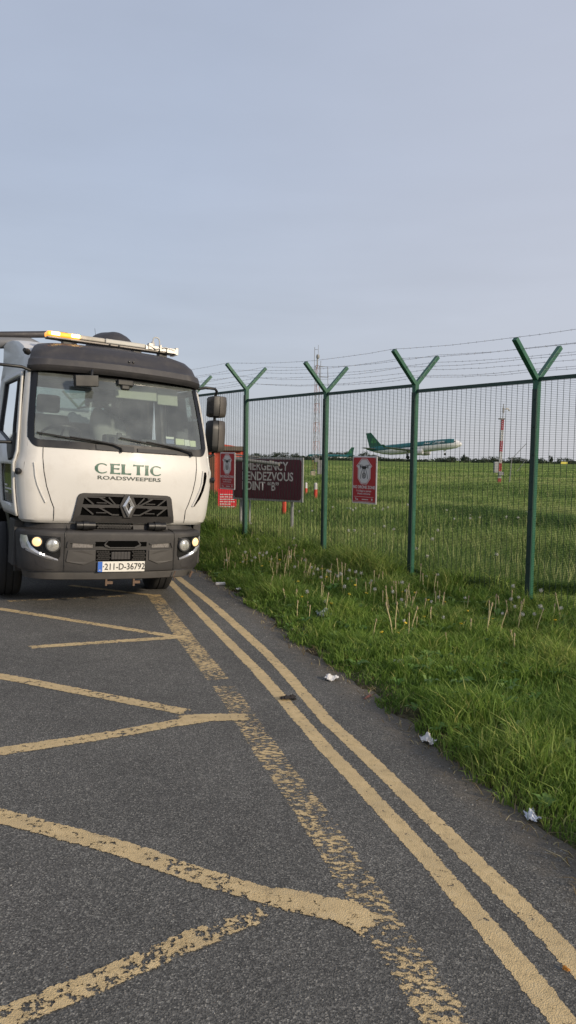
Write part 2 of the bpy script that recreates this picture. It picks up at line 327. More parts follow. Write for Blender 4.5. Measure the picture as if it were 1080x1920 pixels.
gx = axis([np.linspace(-1500, -60, 14), np.linspace(-50, -12, 14), np.linspace(-10, -3, 22), np.arange(-2.9, 3.6, .07), np.linspace(3.7, 14, 46), np.linspace(15, 60, 36), np.linspace(70, 1500, 22)])
gy = axis([np.linspace(-400, -20, 10), np.linspace(-14, 1, 14), np.arange(1.2, 13.5, .075), np.linspace(13.7, 30, 60), np.linspace(31, 90, 40), np.linspace(100, 2500, 34)])
GX, GY = np.meshgrid(gx, gy); GZ = ground_z(GX, GY)
m, t, o = new_mat('meadow_soil')
g = N(t, 'ShaderNodeNewGeometry')
n1 = N(t, 'ShaderNodeTexNoise', i_Scale=.09, i_Detail=7.0, i_Roughness=.62); L(t, g.outputs['Position'], n1.inputs['Vector'])
n2 = N(t, 'ShaderNodeTexNoise', i_Scale=26.0, i_Detail=6.0, i_Roughness=.7); L(t, g.outputs['Position'], n2.inputs['Vector'])
mpp = N(t, 'ShaderNodeMapping'); mpp.inputs['Scale'].default_value = (.25, 1.6, 1); L(t, g.outputs['Position'], mpp.inputs[0])
n3 = N(t, 'ShaderNodeTexNoise', i_Scale=.10, i_Detail=6.0, i_Roughness=.6); L(t, mpp.outputs[0], n3.inputs['Vector'])
r = N(t, 'ShaderNodeValToRGB'); e = r.color_ramp.elements
e[0].position = .32; e[0].color = (.085, .135, .038, 1); e[1].position = .68; e[1].color = (.22, .27, .09, 1); k = e.new(.5); k.color = (.150, .205, .062, 1)
a = N(t, 'ShaderNodeMath', operation='MULTIPLY_ADD'); a.inputs[1].default_value = .5; L(t, n1.outputs[0], a.inputs[0])
hf = N(t, 'ShaderNodeMath', operation='MULTIPLY'); hf.inputs[1].default_value = .5; L(t, n3.outputs[0], hf.inputs[0]); L(t, hf.outputs[0], a.inputs[2]); L(t, a.outputs[0], r.inputs[0])
at = N(t, 'ShaderNodeAttribute', attribute_name='soil'); at.attribute_type = 'GEOMETRY'
soil = N(t, 'ShaderNodeValToRGB'); e = soil.color_ramp.elements; e[0].position = .3; e[0].color = (.030, .024, .016, 1); e[1].position = .75; e[1].color = (.12, .095, .065, 1); L(t, n2.outputs[0], soil.inputs[0])
x = N(t, 'ShaderNodeMix', data_type='RGBA'); L(t, at.outputs['Fac'], x.inputs['Factor']); L(t, r.outputs[0], x.inputs['A']); L(t, soil.outputs[0], x.inputs['B'])
mr = N(t, 'ShaderNodeMapRange', i_1=.3, i_2=.7, i_3=.78, i_4=1.22); L(t, n2.outputs[0], mr.inputs[0])
sc = N(t, 'ShaderNodeVectorMath', operation='SCALE'); L(t, x.outputs['Result'], sc.inputs[0]); L(t, mr.outputs[0], sc.inputs['Scale'])
p = N(t, 'ShaderNodeBsdfPrincipled', i_Roughness=1.0); p.inputs['Specular IOR Level'].default_value = 0; L(t, sc.outputs[0], p.inputs['Base Color'])
b = N(t, 'ShaderNodeBump', i_Strength=.6, i_Distance=.03); L(t, n2.outputs[0], b.inputs['Height']); L(t, b.outputs[0], p.inputs['Normal']); L(t, p.outputs[0], o.inputs[0])
M_ground = m
def np_mesh(name, V, F4, m, attr=None, smooth=True, F3=None):
    me = bpy.data.meshes.new(name); nq = len(F4); n3 = 0 if F3 is None else len(F3)
    me.vertices.add(len(V)); me.vertices.foreach_set('co', np.ascontiguousarray(V, np.float32).ravel())
    loops = F4.ravel() if n3 == 0 else np.concatenate([F4.ravel(), F3.ravel()])
    me.loops.add(len(loops)); me.loops.foreach_set('vertex_index', loops.astype(np.int32))
    me.polygons.add(nq+n3); st = np.concatenate([np.arange(nq)*4, nq*4+np.arange(n3)*3]).astype(np.int32)
    me.polygons.foreach_set('loop_start', st)
    if smooth: me.polygons.foreach_set('use_smooth', np.ones(nq+n3, bool))
    me.update(calc_edges=True)
    for k, a in (attr or {}).items():
        at = me.attributes.new(k, 'FLOAT', 'POINT'); at.data.foreach_set('value', np.ascontiguousarray(a, np.float32))
    me.materials.append(m); o = bpy.data.objects.new(name, me); COL.objects.link(o); return o
ny, nx = GX.shape; idx = np.arange(ny*nx).reshape(ny, nx)
F4 = np.stack([idx[:-1, :-1], idx[:-1, 1:], idx[1:, 1:], idx[1:, :-1]], -1).reshape(-1, 4)
DE = (GX-edge_x(GY))*.93
soilw = np.where(DE < .9, 1-sstep(.02, .5, DE+(vnoise(GX, GY, 3)-.5)*.25), 0)*np.where(DE > -4, 1, 0)
tag(np_mesh('ground', np.stack([GX, GY, GZ], -1).reshape(-1, 3), F4, M_ground, {'soil': soilw.ravel()}), kind='structure')
# road sheet
M_asph = asphalt()
ys = np.concatenate([np.linspace(-9, 1, 12), np.linspace(1.3, 16, 60), np.linspace(17, 50, 20)])
offs = [-.06, .04, .12, .22, .36, .6, 1.5, 3, 5, 7, 8.6]
P = [[(edge_x(y)-q+.0, y, float(road_z(edge_x(y)-q, y))) for q in offs] for y in ys]
road = tag(MB().grid(P).build('road', M_asph), kind='structure')
ra_ = road.data.attributes.new('edge', 'FLOAT', 'POINT'); ra_.data.foreach_set('value', [max(0.0, 1-max(q, 0)/.36) for _ in ys for q in offs])
# yellow markings, thin sheets 4 mm above the asphalt
_ns = [0]
def strip(name, pts, w, m, step=.07, dz=.0012):
    _ns[0] += 1; dz = .0010+.00022*_ns[0]
    pts = [np.array(p) for p in pts]; Q = []; acc = 0
    for i in range(len(pts)-1):
        n = max(1, int(np.linalg.norm(pts[i+1]-pts[i])/step))
        for k in range(n): Q.append(pts[i]+(pts[i+1]-pts[i])*k/n)
    Q.append(pts[-1]); V = []; UV = []
    for i, p in enumerate(Q):
        d = Q[min(i+1, len(Q)-1)]-Q[max(i-1, 0)]; d = d/np.linalg.norm(d); nn = np.array([d[1], -d[0]])
        if i: acc += np.linalg.norm(Q[i]-Q[i-1])
        for s in (-1, 1):
            q = p+nn*s*w*.62; V.append((q[0], q[1], float(road_z(q[0], q[1]))+dz)); UV.append((acc, s))
    b = MB(); b.v = V; b.f = [[2*i, 2*i+1, 2*i+3, 2*i+2] for i in range(len(Q)-1)]; b.mi = [0]*len(b.f)
    o = b.build(name, m, road); en = o.data.attributes.new('end', 'FLOAT', 'POINT'); en.data.foreach_set('value', [min(u, acc-u) for u, _ in UV]); uv = o.data.uv_layers.new(name='UVMap')
    for l in o.data.loops: uv.data[l.index].uv = UV[l.vertex_index]
    return o
Pt_solid = paint('yellow_paint_solid', .075); Pt_mid = paint('yellow_paint_chipped', .125); Pt_mid2 = paint('yellow_paint_flaked', .16); Pt_worn = paint('yellow_paint_worn', .225)
Pt_border = paint('yellow_paint_streaked', .20, 1.9, R(-8))
strip('yellow_line', [(-6.5, 21), (-4.3, 16.6), (-2.9, 13.3), (-1.61, 10.15), (-.99, 8.22), (-.56, 6.91), (-.24, 5.95), (.03, 5.05), (.235, 4.34), (.42, 3.78), (.615, 3.15), (.745, 2.68), (.82, 2.4), (1.0, 1.6), (1.5, -1)], .096, Pt_solid)
strip('yellow_line', [(-6.3, 21), (-4.1, 16.6), (-2.75, 13.6), (-1.56, 10.54), (-.85, 8.57), (-.46, 7.38), (-.17, 6.48), (.02, 5.81), (.28, 4.79), (.48, 4.21), (.62, 3.76), (.82, 3.12), (.98, 2.58), (1.06, 2.25), (1.22, 1.6), (1.75, -1)], .096, Pt_solid)
strip('box_border_line', [(-1.66, 9.15), (-1.1, 7.4), (-.50, 5.575)], .19, Pt_border, dz=.0018)
strip('box_border_line', [(-.478, 5.53), (-.25, 4.75), (-.04, 4.04), (.13, 3.51), (.30, 2.90), (.40, 2.52), (.50, 2.2), (.55, 2.05)], .18, paint('yellow_paint_broken', .235, 1.7, R(-8)), dz=.0018)
for p, w, m in [([(-3.2, 8.31), (-1.90, 8.98)], .09, Pt_worn), ([(-2.84, 9.54), (-1.50, 8.99)], .10, Pt_mid), ([(-4.4, 8.54), (-3.07, 7.91), (-1.2, 7.03), (-.98, 6.93)], .105, Pt_mid),
                ([(-2.26, 6.35), (-1.02, 6.94), (-.90, 7.0)], .11, Pt_mid), ([(-2.95, 6.0), (-2.42, 6.27)], .09, Pt_worn), ([(-3.4, 6.04), (-2.14, 5.5), (-.62, 4.84)], .12, Pt_mid), ([(-2.5, 3.6), (-1.6, 4.08), (-1.0, 4.43), (-.67, 4.66), (-.50, 4.75), (-.36, 4.79), (-.18, 4.80)], .125, Pt_mid),
                ([(-.72, 4.70), (-.5, 4.775), (-.20, 4.81)], .13, Pt_solid), ([(-2.4, 3.82), (-1.31, 3.34), (-.71, 3.10), (-.27, 2.87), (.06, 2.73), (.22, 2.69), (.37, 2.56)], .118, Pt_mid), ([(-1.4, 1.6), (-.81, 2.11), (-.59, 2.27), (-.30, 2.51), (-.20, 2.57)], .115, Pt_mid2), ([(-.44, 2.40), (-.30, 2.51), (-.02, 2.70)], .10, Pt_worn),
                ([(-.10, 2.79), (.10, 2.745), (.24, 2.695), (.36, 2.58)], .14, Pt_solid)]:
    strip('box_hatch_line', p, w, m, dz=.0024)

# ================================================================ road sweeper truck
# truck frame: x = its left side (to the right in the photo), y = backwards, z = up
T_ANG = R(30); T_ROLL = R(2.6)
TX = Vector((math.cos(T_ANG), math.sin(T_ANG), 0)); TY = Vector((-math.sin(T_ANG), math.cos(T_ANG), 0)); TZ = Vector((0, 0, 1))
X2 = math.cos(T_ROLL)*TX-math.sin(T_ROLL)*TZ; Z2 = math.sin(T_ROLL)*TX+math.cos(T_ROLL)*TZ
TM = Matrix((X2, TY, Z2)).transposed().to_4x4(); TM.translation = (-1.812, 8.1, -.02)
truck = empty('road_sweeper_truck', label='white road sweeper lorry with dark roof visor and lit amber light bar', cat='lorry', mw=TM)

CABZ = [.94, .97, 1.02, 1.2, 1.42, 1.56, 1.64, 1.735, 2.0, 2.3, 2.62, 2.74, 2.83, 2.87]
CABW = [1.02, 1.055, 1.07, 1.095, 1.115, 1.115, 1.085, 1.075, 1.06, 1.03, 1.00, .985, .955, .90]
CABF = [.13, .10, .085, .075, .075, .085, .10, .115, .20, .295, .42, .52, .65, .80]
CABR = [.18, .19, .20, .20, .20, .20, .19, .18, .17, .17, .17, .20, .24, .28]
BACK = 2.10
def cab(a, z, off=0.0):
    s = -1 if a < 0 else 1; a = abs(a)
    w = cubic(z, CABZ, CABW)+off; f = cubic(z, CABZ, CABF)-off; rc = cubic(z, CABZ, CABR); bow = .085
    xe = w-rc; ye = f+bow*(xe/w)**2
    if a <= 1: x = a*xe; y = f+bow*(x/w)**2
    elif a <= 2: q = (a-1)*math.pi/2; x = xe+rc*math.sin(q); y = ye+rc-rc*math.cos(q)
    else: x = w; y = ye+rc+(a-2)*(BACK-ye-rc)
    return (s*x, y, z)
def cab_front(x, z, off=0.0):
    w = cubic(z, CABZ, CABW); f = cubic(z, CABZ, CABF); rc = cubic(z, CABZ, CABR); xe = w-rc; ax = abs(x)
    y = f+.085*(min(ax, xe)/w)**2
    if ax > xe: y += rc-math.sqrt(max(rc*rc-min(ax-xe, rc)**2, 0))
    return y-off
def cab_side_a(y, z):
    w = cubic(z, CABZ, CABW); f = cubic(z, CABZ, CABF); rc = cubic(z, CABZ, CABR); yc = f+.085*((w-rc)/w)**2+rc
    return 2+(y-yc)/(BACK-yc)
AE, AG = 1.46, 1.20
def zb(a, base=1.735, rnd=.11, a0=1.02): a = abs(a); return base+(rnd*((a-a0)/(AE-a0))**2.4 if a > a0 else 0)
ZTOP = 2.62
def lin(a, b, n): return [a+(b-a)*i/(n-1) for i in range(n)]
body = MB()
A = lin(-AE, AE, 45)
lowz = [.94, .955, .97, 1.0, 1.08, 1.15, 1.22, 1.3, 1.4, 1.5, 1.58, 1.66]
body.grid([[cab(a, z) for a in A] for z in lowz] + [[cab(a, 1.66+(zb(a)-1.66)*k/2) for a in A] for k in (1, 2)])
ZS = [.94, .955, .97, 1.0, 1.08, 1.15, 1.22, 1.3, 1.4, 1.5, 1.56, 1.6, 1.64, 1.70, 1.8, 1.9, 2.0, 2.1, 2.2, 2.3, 2.4, 2.5, 2.56, 2.62]
DY0, DY1 = .29, 1.85      # door front and rear edge
for s in (-1, 1):
    # front corner and pillar up to the door, then behind the door
    rows = []
    for z in ZS:
        lo = AE; hi = cab_side_a(DY0, z)
        if hi < AE+.1: hi = AE+.1
        rows.append([cab(s*(lo+(hi-lo)*k/10), max(z, zb(AE)) if False else z) for k in range(11)])
    body.grid(rows)
    body.grid([[cab(s*a, z) for a in lin(cab_side_a(DY1, z), 3, 4)] for z in ZS if z > 1.05])
    body.grid([[cab(s*a, z) for a in lin(max(cab_side_a(DY0, z), 1.5), 3, 8)] for z in (2.56, 2.60, 2.62)])
body.grid([[cab(a, z) for a in lin(-3, 3, 61)] for z in (2.62, 2.66, 2.70, 2.74, 2.79, 2.83, 2.85, 2.87)])
top = [cab(a, 2.87) for a in lin(-3, 3, 61)]
body.add(top, [list(range(61))])
rf_ = MB(); rf_.grid([[(-.985, y, 2.66), (-.985, y, z-.07), (-.95, y, z-.015), (-.86, y, z), (0, y, z+.015), (.86, y, z), (.95, y, z-.015), (.985, y, z-.07), (.985, y, 2.66)] for y, z in ((.80, 2.80), (1.0, 2.90), (1.3, 2.98), (1.7, 3.04), (2.10, 3.07))])
e_ = [(-.985, 2.10, 2.66), (-.985, 2.10, 3.0), (-.95, 2.10, 3.055), (-.86, 2.10, 3.07), (0, 2.10, 3.085), (.86, 2.10, 3.07), (.95, 2.10, 3.055), (.985, 2.10, 3.0), (.985, 2.10, 2.66)]
rf_.add(e_, [list(range(9))]); rf_.build('raised_roof', M_white, truck, smooth=40)
# rear wall with its window opening
RW = (-.70, .55, 2.12, 2.54)
xs = [-1.0, RW[0], RW[1], 1.0]; zs = [1.05, RW[2], RW[3], 2.86]
body.grid([[(xq*(1 if zq < 2.6 else .82), BACK, zq) for xq in xs] for zq in zs], skip=lambda i, j: i == 1 and j == 1)
body.build('cab_body', M_white, truck, smooth=32)
# inner shell, grey trim, so that the cab reads as a room through the glass
M_trim = mat('cab_trim', (.20, .205, .20), .8, var=.1)
M_dash = mat('dashboard', (.055, .056, .058), .7, var=.15)
inn = MB(); ins = -.05
inn.grid([[(xq, BACK-.03, zq) for xq in xs] for zq in (1.05, RW[2], RW[3], 2.60)], skip=lambda i, j: i == 1 and j == 1)
inn.grid([[cab(a, 2.60, -.05) for a in lin(-3, 3, 41)], [(cab(a, 2.62, -.05)[0]*.5, cab(a, 2.62)[1], 2.64) for a in lin(-3, 3, 41)]])
inn.grid([[(-.98, .5, 2.62), (.98, .5, 2.62)], [(-.98, 1.75, 2.62), (.98, 1.75, 2.62)]])
inn.grid([[(-1.0, .35, 1.02), (1.0, .35, 1.02)], [(-1.0, 1.75, 1.02), (1.0, 1.75, 1.02)]])
inn.build('cab_lining', M_trim, truck)
M_glass = glass_mat('windscreen_glass', (.80, .88, .84), .19, (.42, .46, .45), .05)
M_sglass = glass_mat('side_glass', (.10, .12, .12), .06, (.1, .11, .11), .34)
# windscreen glass, black surround and a dark strip for header shade
GA = lin(-AG, AG, 41)
def zg(a): return zb(a, 1.815, .08, .90)
glass = MB().grid([[cab(a, zg(a)+(ZTOP-.02-zg(a))*k/8, -.004) for a in GA] for k in range(9)]).build('windscreen', M_glass, truck, smooth=40)
sur = MB(); sur.grid([[cab(a, zb(a)+(zg(min(max(a, -AG), AG))-zb(a))*k/3, .004) for a in A] for k in range(4)])
for s in (-1, 1): sur.grid([[cab(s*a, zg(AG)+(ZTOP-zg(AG))*k/10, .004) for a in lin(AG-.005, AE, 6)] for k in range(11)])
sur.grid([[cab(a, z, .004) for a in GA] for z in (2.545, 2.58, 2.62)])  # top strip: shade under the cab header, laid on as black
sur.build('surround_and_header_shade', M_frit, glass, smooth=40)
# rear window pane
MB().box(((RW[0]+RW[1])/2, BACK-.01, (RW[2]+RW[3])/2), (RW[1]-RW[0]-.004, .006, RW[3]-RW[2]-.004)).build('rear_window', glass_mat('rear_glass', (.8, .88, .84), .1, (.5, .55, .52)), truck)
# cowl vent bars and wipers
def hug(mb, poly, f, off, s=1):
    cx = sum(p[0] for p in poly)/len(poly); cz = sum(p[1] for p in poly)/len(poly); q = []
    for i in range(len(poly)):
        a, b = poly[i], poly[(i+1) % len(poly)]
        for k in range(4): q.append((a[0]+(b[0]-a[0])*k/4, a[1]+(b[1]-a[1])*k/4))
    rows = []
    for t_ in (1, .8, .6, .4, .2, .01):
        r_ = [(cx+(x-cx)*t_, cz+(z-cz)*t_) for x, z in q]; rows.append([(s*x, f(x, z, off), z) for x, z in r_+r_[:1]])
    return mb.grid(rows)
def on(x, z, off=.02): return (x, cab_front(x, z, off), z)
MB().extr([on(-.32, 1.742, .012), on(.10, 1.738, .012), on(.10, 1.80, .012), on(-.32, 1.80, .012)], (0, -.006, 0)).build('cowl_vent', M_dash, truck)
MB().extr([on(.14, 1.745, .012), on(.62, 1.745, .012), on(.62, 1.785, .012), on(.14, 1.785, .012)], (0, -.006, 0)).build('cowl_vent', M_dash, truck)
for (x0, z0, x1, z1, xp, zp) in [(-.93, 1.885, -.14, 1.80, -.04, 1.735), (-.06, 1.89, .66, 1.80, .80, 1.735)]:
    w = MB(); w.tube([on(x0+(x1-x0)*k/10, z0+(z1-z0)*k/10, .022) for k in range(11)], .009, 6); wp = w.build('wiper', M_black, truck, smooth=40)
    MB().tube([on(x0+(x1-x0)*.42, z0+(z1-z0)*.42+.012, .036), on(x0+(x1-x0)*.75, z0+(z1-z0)*.75+.014, .045), on(x1, z1+.01, .045), on(xp-.015, zp+.045, .045), on(xp, zp-.0, .03)], [.008, .011, .013, .015, .018], 8).build('wiper_arm', M_black, wp, smooth=40)
# interior
d_ = MB(); d_.grid([[(x, cab_front(x, 1.80)+.05, 1.78-.0*abs(x)) for x in lin(-.93, .93, 15)], [(x, .48, 1.83) for x in lin(-.95, .95, 15)], [(x, .72, 1.80) for x in lin(-.95, .95, 15)], [(x, .78, 1.55) for x in lin(-.95, .95, 15)], [(x, .70, 1.1) for x in lin(-.95, .95, 15)]])
dash = d_.build('dashboard', M_dash, truck, smooth=30)
MB().box((.05, .62, 1.87), (.30, .16, .13)).box((.42, .6, 1.86), (.2, .12, .1)).build('dash_binnacle', M_dash, dash, bevel=.02)
M_seat = mat('seat_fabric', (.10, .105, .115), .9, var=.2, scale=12)
for x, ww in ((-.52, .50), (.52, .56)):
    s_ = MB(); s_.box((x, 1.30, 1.42), (ww, .52, .16)).box((x, 1.56, 1.82), (ww, .14, .70), Matrix.Rotation(R(-8), 3, 'X'))
    st = s_.build('seat', M_seat, truck, bevel=.05, bseg=3); MB().box((x, 1.62, 2.30), (.28, .10, .22)).build('headrest', M_seat, st, bevel=.04, bseg=3)
wheel = MB(); c = Vector((-.52, .92, 1.90)); ax = Vector((0, .45, .89)).normalized(); a_ = Vector((1, 0, 0)); b_ = ax.cross(a_)
wheel.tube([c+(a_*math.cos(q)+b_*math.sin(q))*.22 for q in lin(0, 2*math.pi, 33)], .016, 8, False)
for q in (.5, 2.6, 4.7): wheel.tube([c-ax*.03, c+(a_*math.cos(q)+b_*math.sin(q))*.22], .014, 6)
wheel.tube([c-ax*.02, c-ax*.45], .035, 10); wheel.build('steering_wheel', M_black, truck, smooth=40)
M_blind = mat('sun_blind', (.46, .49, .42), .8, var=.05)
MB().box((.26, .62, 2.47), (.50, .02, .22), Matrix.Rotation(R(-14), 3, 'X')).build('sun_blind', M_blind, truck, bevel=.015)
MB().box((.66, .66, 2.455), (.26, .02, .25), Matrix.Rotation(R(-14), 3, 'X')).build('sun_blind', M_blind, truck, bevel=.015)
MB().box((0, .60, 2.585), (1.80, .22, .08)).build('header_shelf', M_dash, truck, bevel=.02)
# roof mirror seen through the top of the screen and camera box
mm = MB(); mm.box((-.43, .225, 2.475), (.25, .10, .12), Matrix.Rotation(R(-5), 3, 'Y')); mm.tube([(-.37, .24, 2.52), (-.35, .28, 2.61)], .016); mm.build('front_mirror', M_black, truck, bevel=.035, bseg=3, smooth=40)
MB().box((.045, .36, 2.515), (.19, .05, .07)).box((.045, .36, 2.465), (.10, .05, .06)).build('sensor_box', M_black, truck, bevel=.015)
M_cloth = mat('work_jacket', (.30, .31, .32), .9, var=.15)
jk = MB()
for k in range(5): jk.lathe([(.05, -.30), (.13+.02*k % .05, -.16), (.15, 0), (.11, .2), (.04, .3)], (.10+.05*k, 1.42+.02*k, 2.0-.03*k), (.1*(k-2), .1, 1), 10)
jk.build('hanging_jacket', M_cloth, truck, smooth=60)
# dash clutter and permits on the glass
MB().box((.80, .50, 1.93), (.17, .10, .20)).box((.86, .5, 2.02), (.09, .08, .10)).build('dash_bag', M_seat, truck, bevel=.04, bseg=3)
MB().box((.02, .42, 1.90), (.06, .03, .11)).build('phone_holder', M_black, truck, bevel=.01)
def permit(x0, x1, z0, z1, nm, m):
    return MB().grid([[cab_pt(x, z) for x in lin(x0, x1, 5)] for z in (z0, z1)]).build(nm, m, glass)
def cab_pt(x, z): return (x, cab_front(x, z, -.012), z)
M_perm = mat('permit_paper', (.62, .66, .48), .6, var=.08); M_perm2 = mat('permit_paper_blue', (.16, .20, .34), .6, var=.08); M_perm3 = mat('permit_paper_white', (.70, .72, .68), .6)
permit(.62, .73, 1.86, 1.93, 'permit', M_perm); permit(.735, .80, 1.855, 1.925, 'permit', M_perm3); permit(.805, .88, 1.85, 1.92, 'permit', M_perm)
permit(.50, .60, 1.865, 1.915, 'permit', M_perm2); permit(.50, .60, 1.92, 1.945, 'permit', M_perm3); permit(.80, .85, 2.56, 2.60, 'permit', M_perm3)

# visor over the windscreen
VZ = [2.575, 2.60, 2.635, 2.70, 2.72, 2.80, 2.87, 2.915, 2.935, 2.94]
VW = [1.005, 1.015, 1.02, 1.005, .985, .965, .92, .86, .76, .60]
VF = [.335, .30, .285, .305, .345, .39, .47, .60, .78, 1.0]
VR = [.22, .22, .22, .24, .24, .26, .30, .34, .36, .36]
def visor(a, z):
    s = -1 if a < 0 else 1; a = abs(a); w = cubic(z, VZ, VW); f = cubic(z, VZ, VF); rc = cubic(z, VZ, VR); xe = w-rc; ye = f+.10*(xe/w)**2
    dr = .02*max(0, a-1)  # ends of the lip hang lower
    if a <= 1: x = a*xe; y = f+.10*(x/w)**2
    elif a <= 2: q = (a-1)*math.pi/2; x = xe+rc*math.sin(q); y = ye+rc-rc*math.cos(q)
    else: x = w; y = ye+rc+(a-2)*.5
    # shallow scoops at both ends, as pressed into the moulding
    sc = math.exp(-((a-.88)/.30)**2)*math.exp(-((z-2.79)/.045)**2)*.035
    zz = z-dr*(1 if z < 2.68 else .3)-.02*(abs(x)/1.0)**2
    return (s*x, y+sc, zz)
vz = sorted(set(VZ+[2.615, 2.66, 2.685, 2.74, 2.76, 2.78, 2.82, 2.84, 2.89]))
vis = MB(); VA = lin(-1.72, 1.72, 81)
vis.grid([[visor(a, z) for a in VA] for z in vz]); vis.grid([[cab(a, 2.62, .0) for a in VA], [visor(a, VZ[0]) for a in VA]])
t_ = [visor(a, VZ[-1]) for a in VA]; vis.add(t_, [list(range(len(t_)))])
vo = vis.build('roof_visor', M_dark, truck, smooth=38)
sc_ = MB()
for x in (.085, .135): sc_.lathe([(.012, 0), (.012, .014), (.006, .02)], visor(x/.76, 2.755), (0, -1, .2), 10)
sc_.build('screw', M_black, vo)
# small marker lamp and grab on the roof corner
MB().lathe([(.03, 0), (.035, .03), (.02, .08)], (-.985, .50, 2.74), (-.6, -.6, .2), 10).build('marker_lamp', M_black, truck, smooth=40)

# ---- grille, badge, lettering
def fpoly(poly, off, th, mapf=cab_front):
    return [(x, mapf(x, z, off), z) for x, z in poly], (0, -th, 0)
gr_o = [(-.575, .965), (-.565, 1.02), (-.525, 1.235), (-.505, 1.262), (-.47, 1.272), (-.2, 1.276), (.2, 1.276), (.47, 1.272), (.505, 1.262), (.525, 1.235), (.565, 1.02), (.575, .965), (.3, .955), (-.3, .955)]
gi = [(-.50, 1.035), (-.495, 1.05), (-.465, 1.222), (-.455, 1.235), (-.44, 1.24), (-.2, 1.243), (.2, 1.243), (.44, 1.24), (.455, 1.235), (.465, 1.222), (.495, 1.05), (.50, 1.035), (.3, 1.03), (-.3, 1.03)]
g_ = MB(); g_.grid([[(x*k, cab_front(x*k, z, .008), z) for k in lin(-1, 1, 25)] for x, z in ((.570, .965), (.56, 1.02), (.54, 1.14), (.52, 1.25), (.47, 1.272))]); grille = g_.build('grille', M_hole_shade, truck)
fr = MB()
F1 = [(x, cab_front(x, z, .030), z) for x, z in gr_o]; F2 = [(x, cab_front(x, z, .030), z) for x, z in gi]
fr.ring(F1, F2); fr.ring([(x, cab_front(x, z, -.01), z) for x, z in gr_o], F1); fr.ring(F2, [(x, cab_front(x, z, .008), z) for x, z in gi])
fr.build('grille_frame', M_bump, grille, smooth=30); grille.location.x = .022
bars = MB()
def bar(x0, z0, x1, z1, w=.014, off=.012, th=.016):
    d = Vector((x1-x0, z1-z0)).normalized(); n = Vector((-d.y, d.x))*w/2; k = 5; lo = []; hi = []
    for i in range(k+1):
        x = x0+(x1-x0)*i/k; z = z0+(z1-z0)*i/k; lo.append((x-n.x, z-n.y)); hi.append((x+n.x, z+n.y))
    for i in range(k):
        bars.extr(*fpoly([lo[i], lo[i+1], hi[i+1], hi[i]], off, th))
bar(-.49, 1.137, .49, 1.137, .03)
for s in (-1, 1):
    for z0, z1 in ((1.152, 1.232), (1.045, 1.122)):
        hi_, lo_ = (z1, z0)
        bar(s*.30, hi_, s*.155, lo_, .016); bar(s*.46, hi_, s*.36, lo_, .016)
        bar(s*.155, lo_, s*.08, lo_, .016); bar(s*.24, hi_-.0, s*.47, hi_-.0, .012); bar(s*.22, lo_+.02, s*.33, lo_+.02, .010)
    bar(s*.12, 1.15, s*.20, 1.235, .014); 
bars.build('grille_bar', M_bump, grille)
# badge: dark hexagon plate with a hollow metal rhombus
bd = MB(); bx_, bz_ = .015, 1.143
hexa = [(-.045, .125), (.045, .125), (.098, 0), (.045, -.13), (-.045, -.13), (-.098, 0)]
bd.extr(*fpoly([(bx_+x, bz_+z) for x, z in hexa], .030, .012)); bo = bd.build('badge_plate', M_bump, grille, bevel=.006)
rb = MB(); oy = cab_front(bx_, bz_, .058)
O4 = [(0, .118), (.068, 0), (0, -.118), (-.068, 0)]; I4 = [(0, .050), (.022, 0), (0, -.050), (-.022, 0)]
def q3(p, d): return (bx_+p[0], oy-d, bz_+p[1])
M4 = [((O4[i][0]+I4[i][0])/2, (O4[i][1]+I4[i][1])/2) for i in range(4)]
rb.ring([q3(p, 0) for p in O4], [q3(p, .022) for p in M4]); rb.ring([q3(p, .022) for p in M4], [q3(p, 0) for p in I4]); rb.ring([q3(p, -.02) for p in O4], [q3(p, 0) for p in O4])
rb.build('badge_rhombus', mat('badge_metal', (.78, .78, .77), .26, metal=.72, var=.02), bo)
def on_front(x0, z0, off=.003): return lambda u, v: (x0+u, cab_front(x0+u, z0+v, off), z0+v)
# flared capitals, drawn as polygons
def arc_c(w, h, t1, t0):
    """a wide round C with a swelling stroke, opening to the right"""
    o_ = []; i_ = []
    for k in range(25):
        q = R(42)+R(276)*k/24; c_, s_ = math.cos(q), math.sin(q)
        wt = t0+(t1-t0)*max(0, -c_)**1.0
        o_.append((w/2+w/2*c_, h/2+h/2*s_)); i_.append((w/2+(w/2-wt)*c_, h/2+(h/2-t0*.95)*s_))
    return o_, i_
lt = MB(); H = .112
def stroke(P): lt.add([on_front(0, 1.545)(x, z-H/2) for x, z in P], [list(range(len(P)))])
def letter_C(x, w):
    o_, i_ = arc_c(w, H, .034, .013)
    for k in range(24): stroke([(x+o_[k][0], o_[k][1]), (x+o_[k+1][0], o_[k+1][1]), (x+i_[k+1][0], i_[k+1][1]), (x+i_[k][0], i_[k][1])])
def stem(x, w=.038): stroke([(x-w*.62, 0), (x+w*.62, 0), (x+w*.46, H*.3), (x+w*.46, H*.7), (x+w*.62, H), (x-w*.62, H), (x-w*.46, H*.7), (x-w*.46, H*.3)])
def hbar(x0, x1, z, t0=.013, t1=.022):
    xm = (x0+x1)/2; stroke([(x0, z-t0/2), (xm, z-t0/2), (x1, z-t1/2), (x1+.003, z+t1/2), (xm, z+t0/2), (x0, z+t0/2)])
letter_C(-.335, .155)
stem(-.145); hbar(-.14, -.062, H-.0075); hbar(-.14, -.068, H/2+.003, .012, .019); hbar(-.14, -.056, .0075)
stem(-.022); hbar(-.018, .066, .0075)
stem(.150); hbar(.148, .212, H-.0075); hbar(.152, .088, H-.0075)
stem(.248)
letter_C(.288, .150)
lt.build('lettering', M_lgreen, truck)
text_mesh('ROADSWEEPERS', .056, on_front(.055, 1.443), 'lettering', mat('lettering_dark', (.045, .06, .052), .5), truck, bold=.0012, sx=1.72, space=1.02)

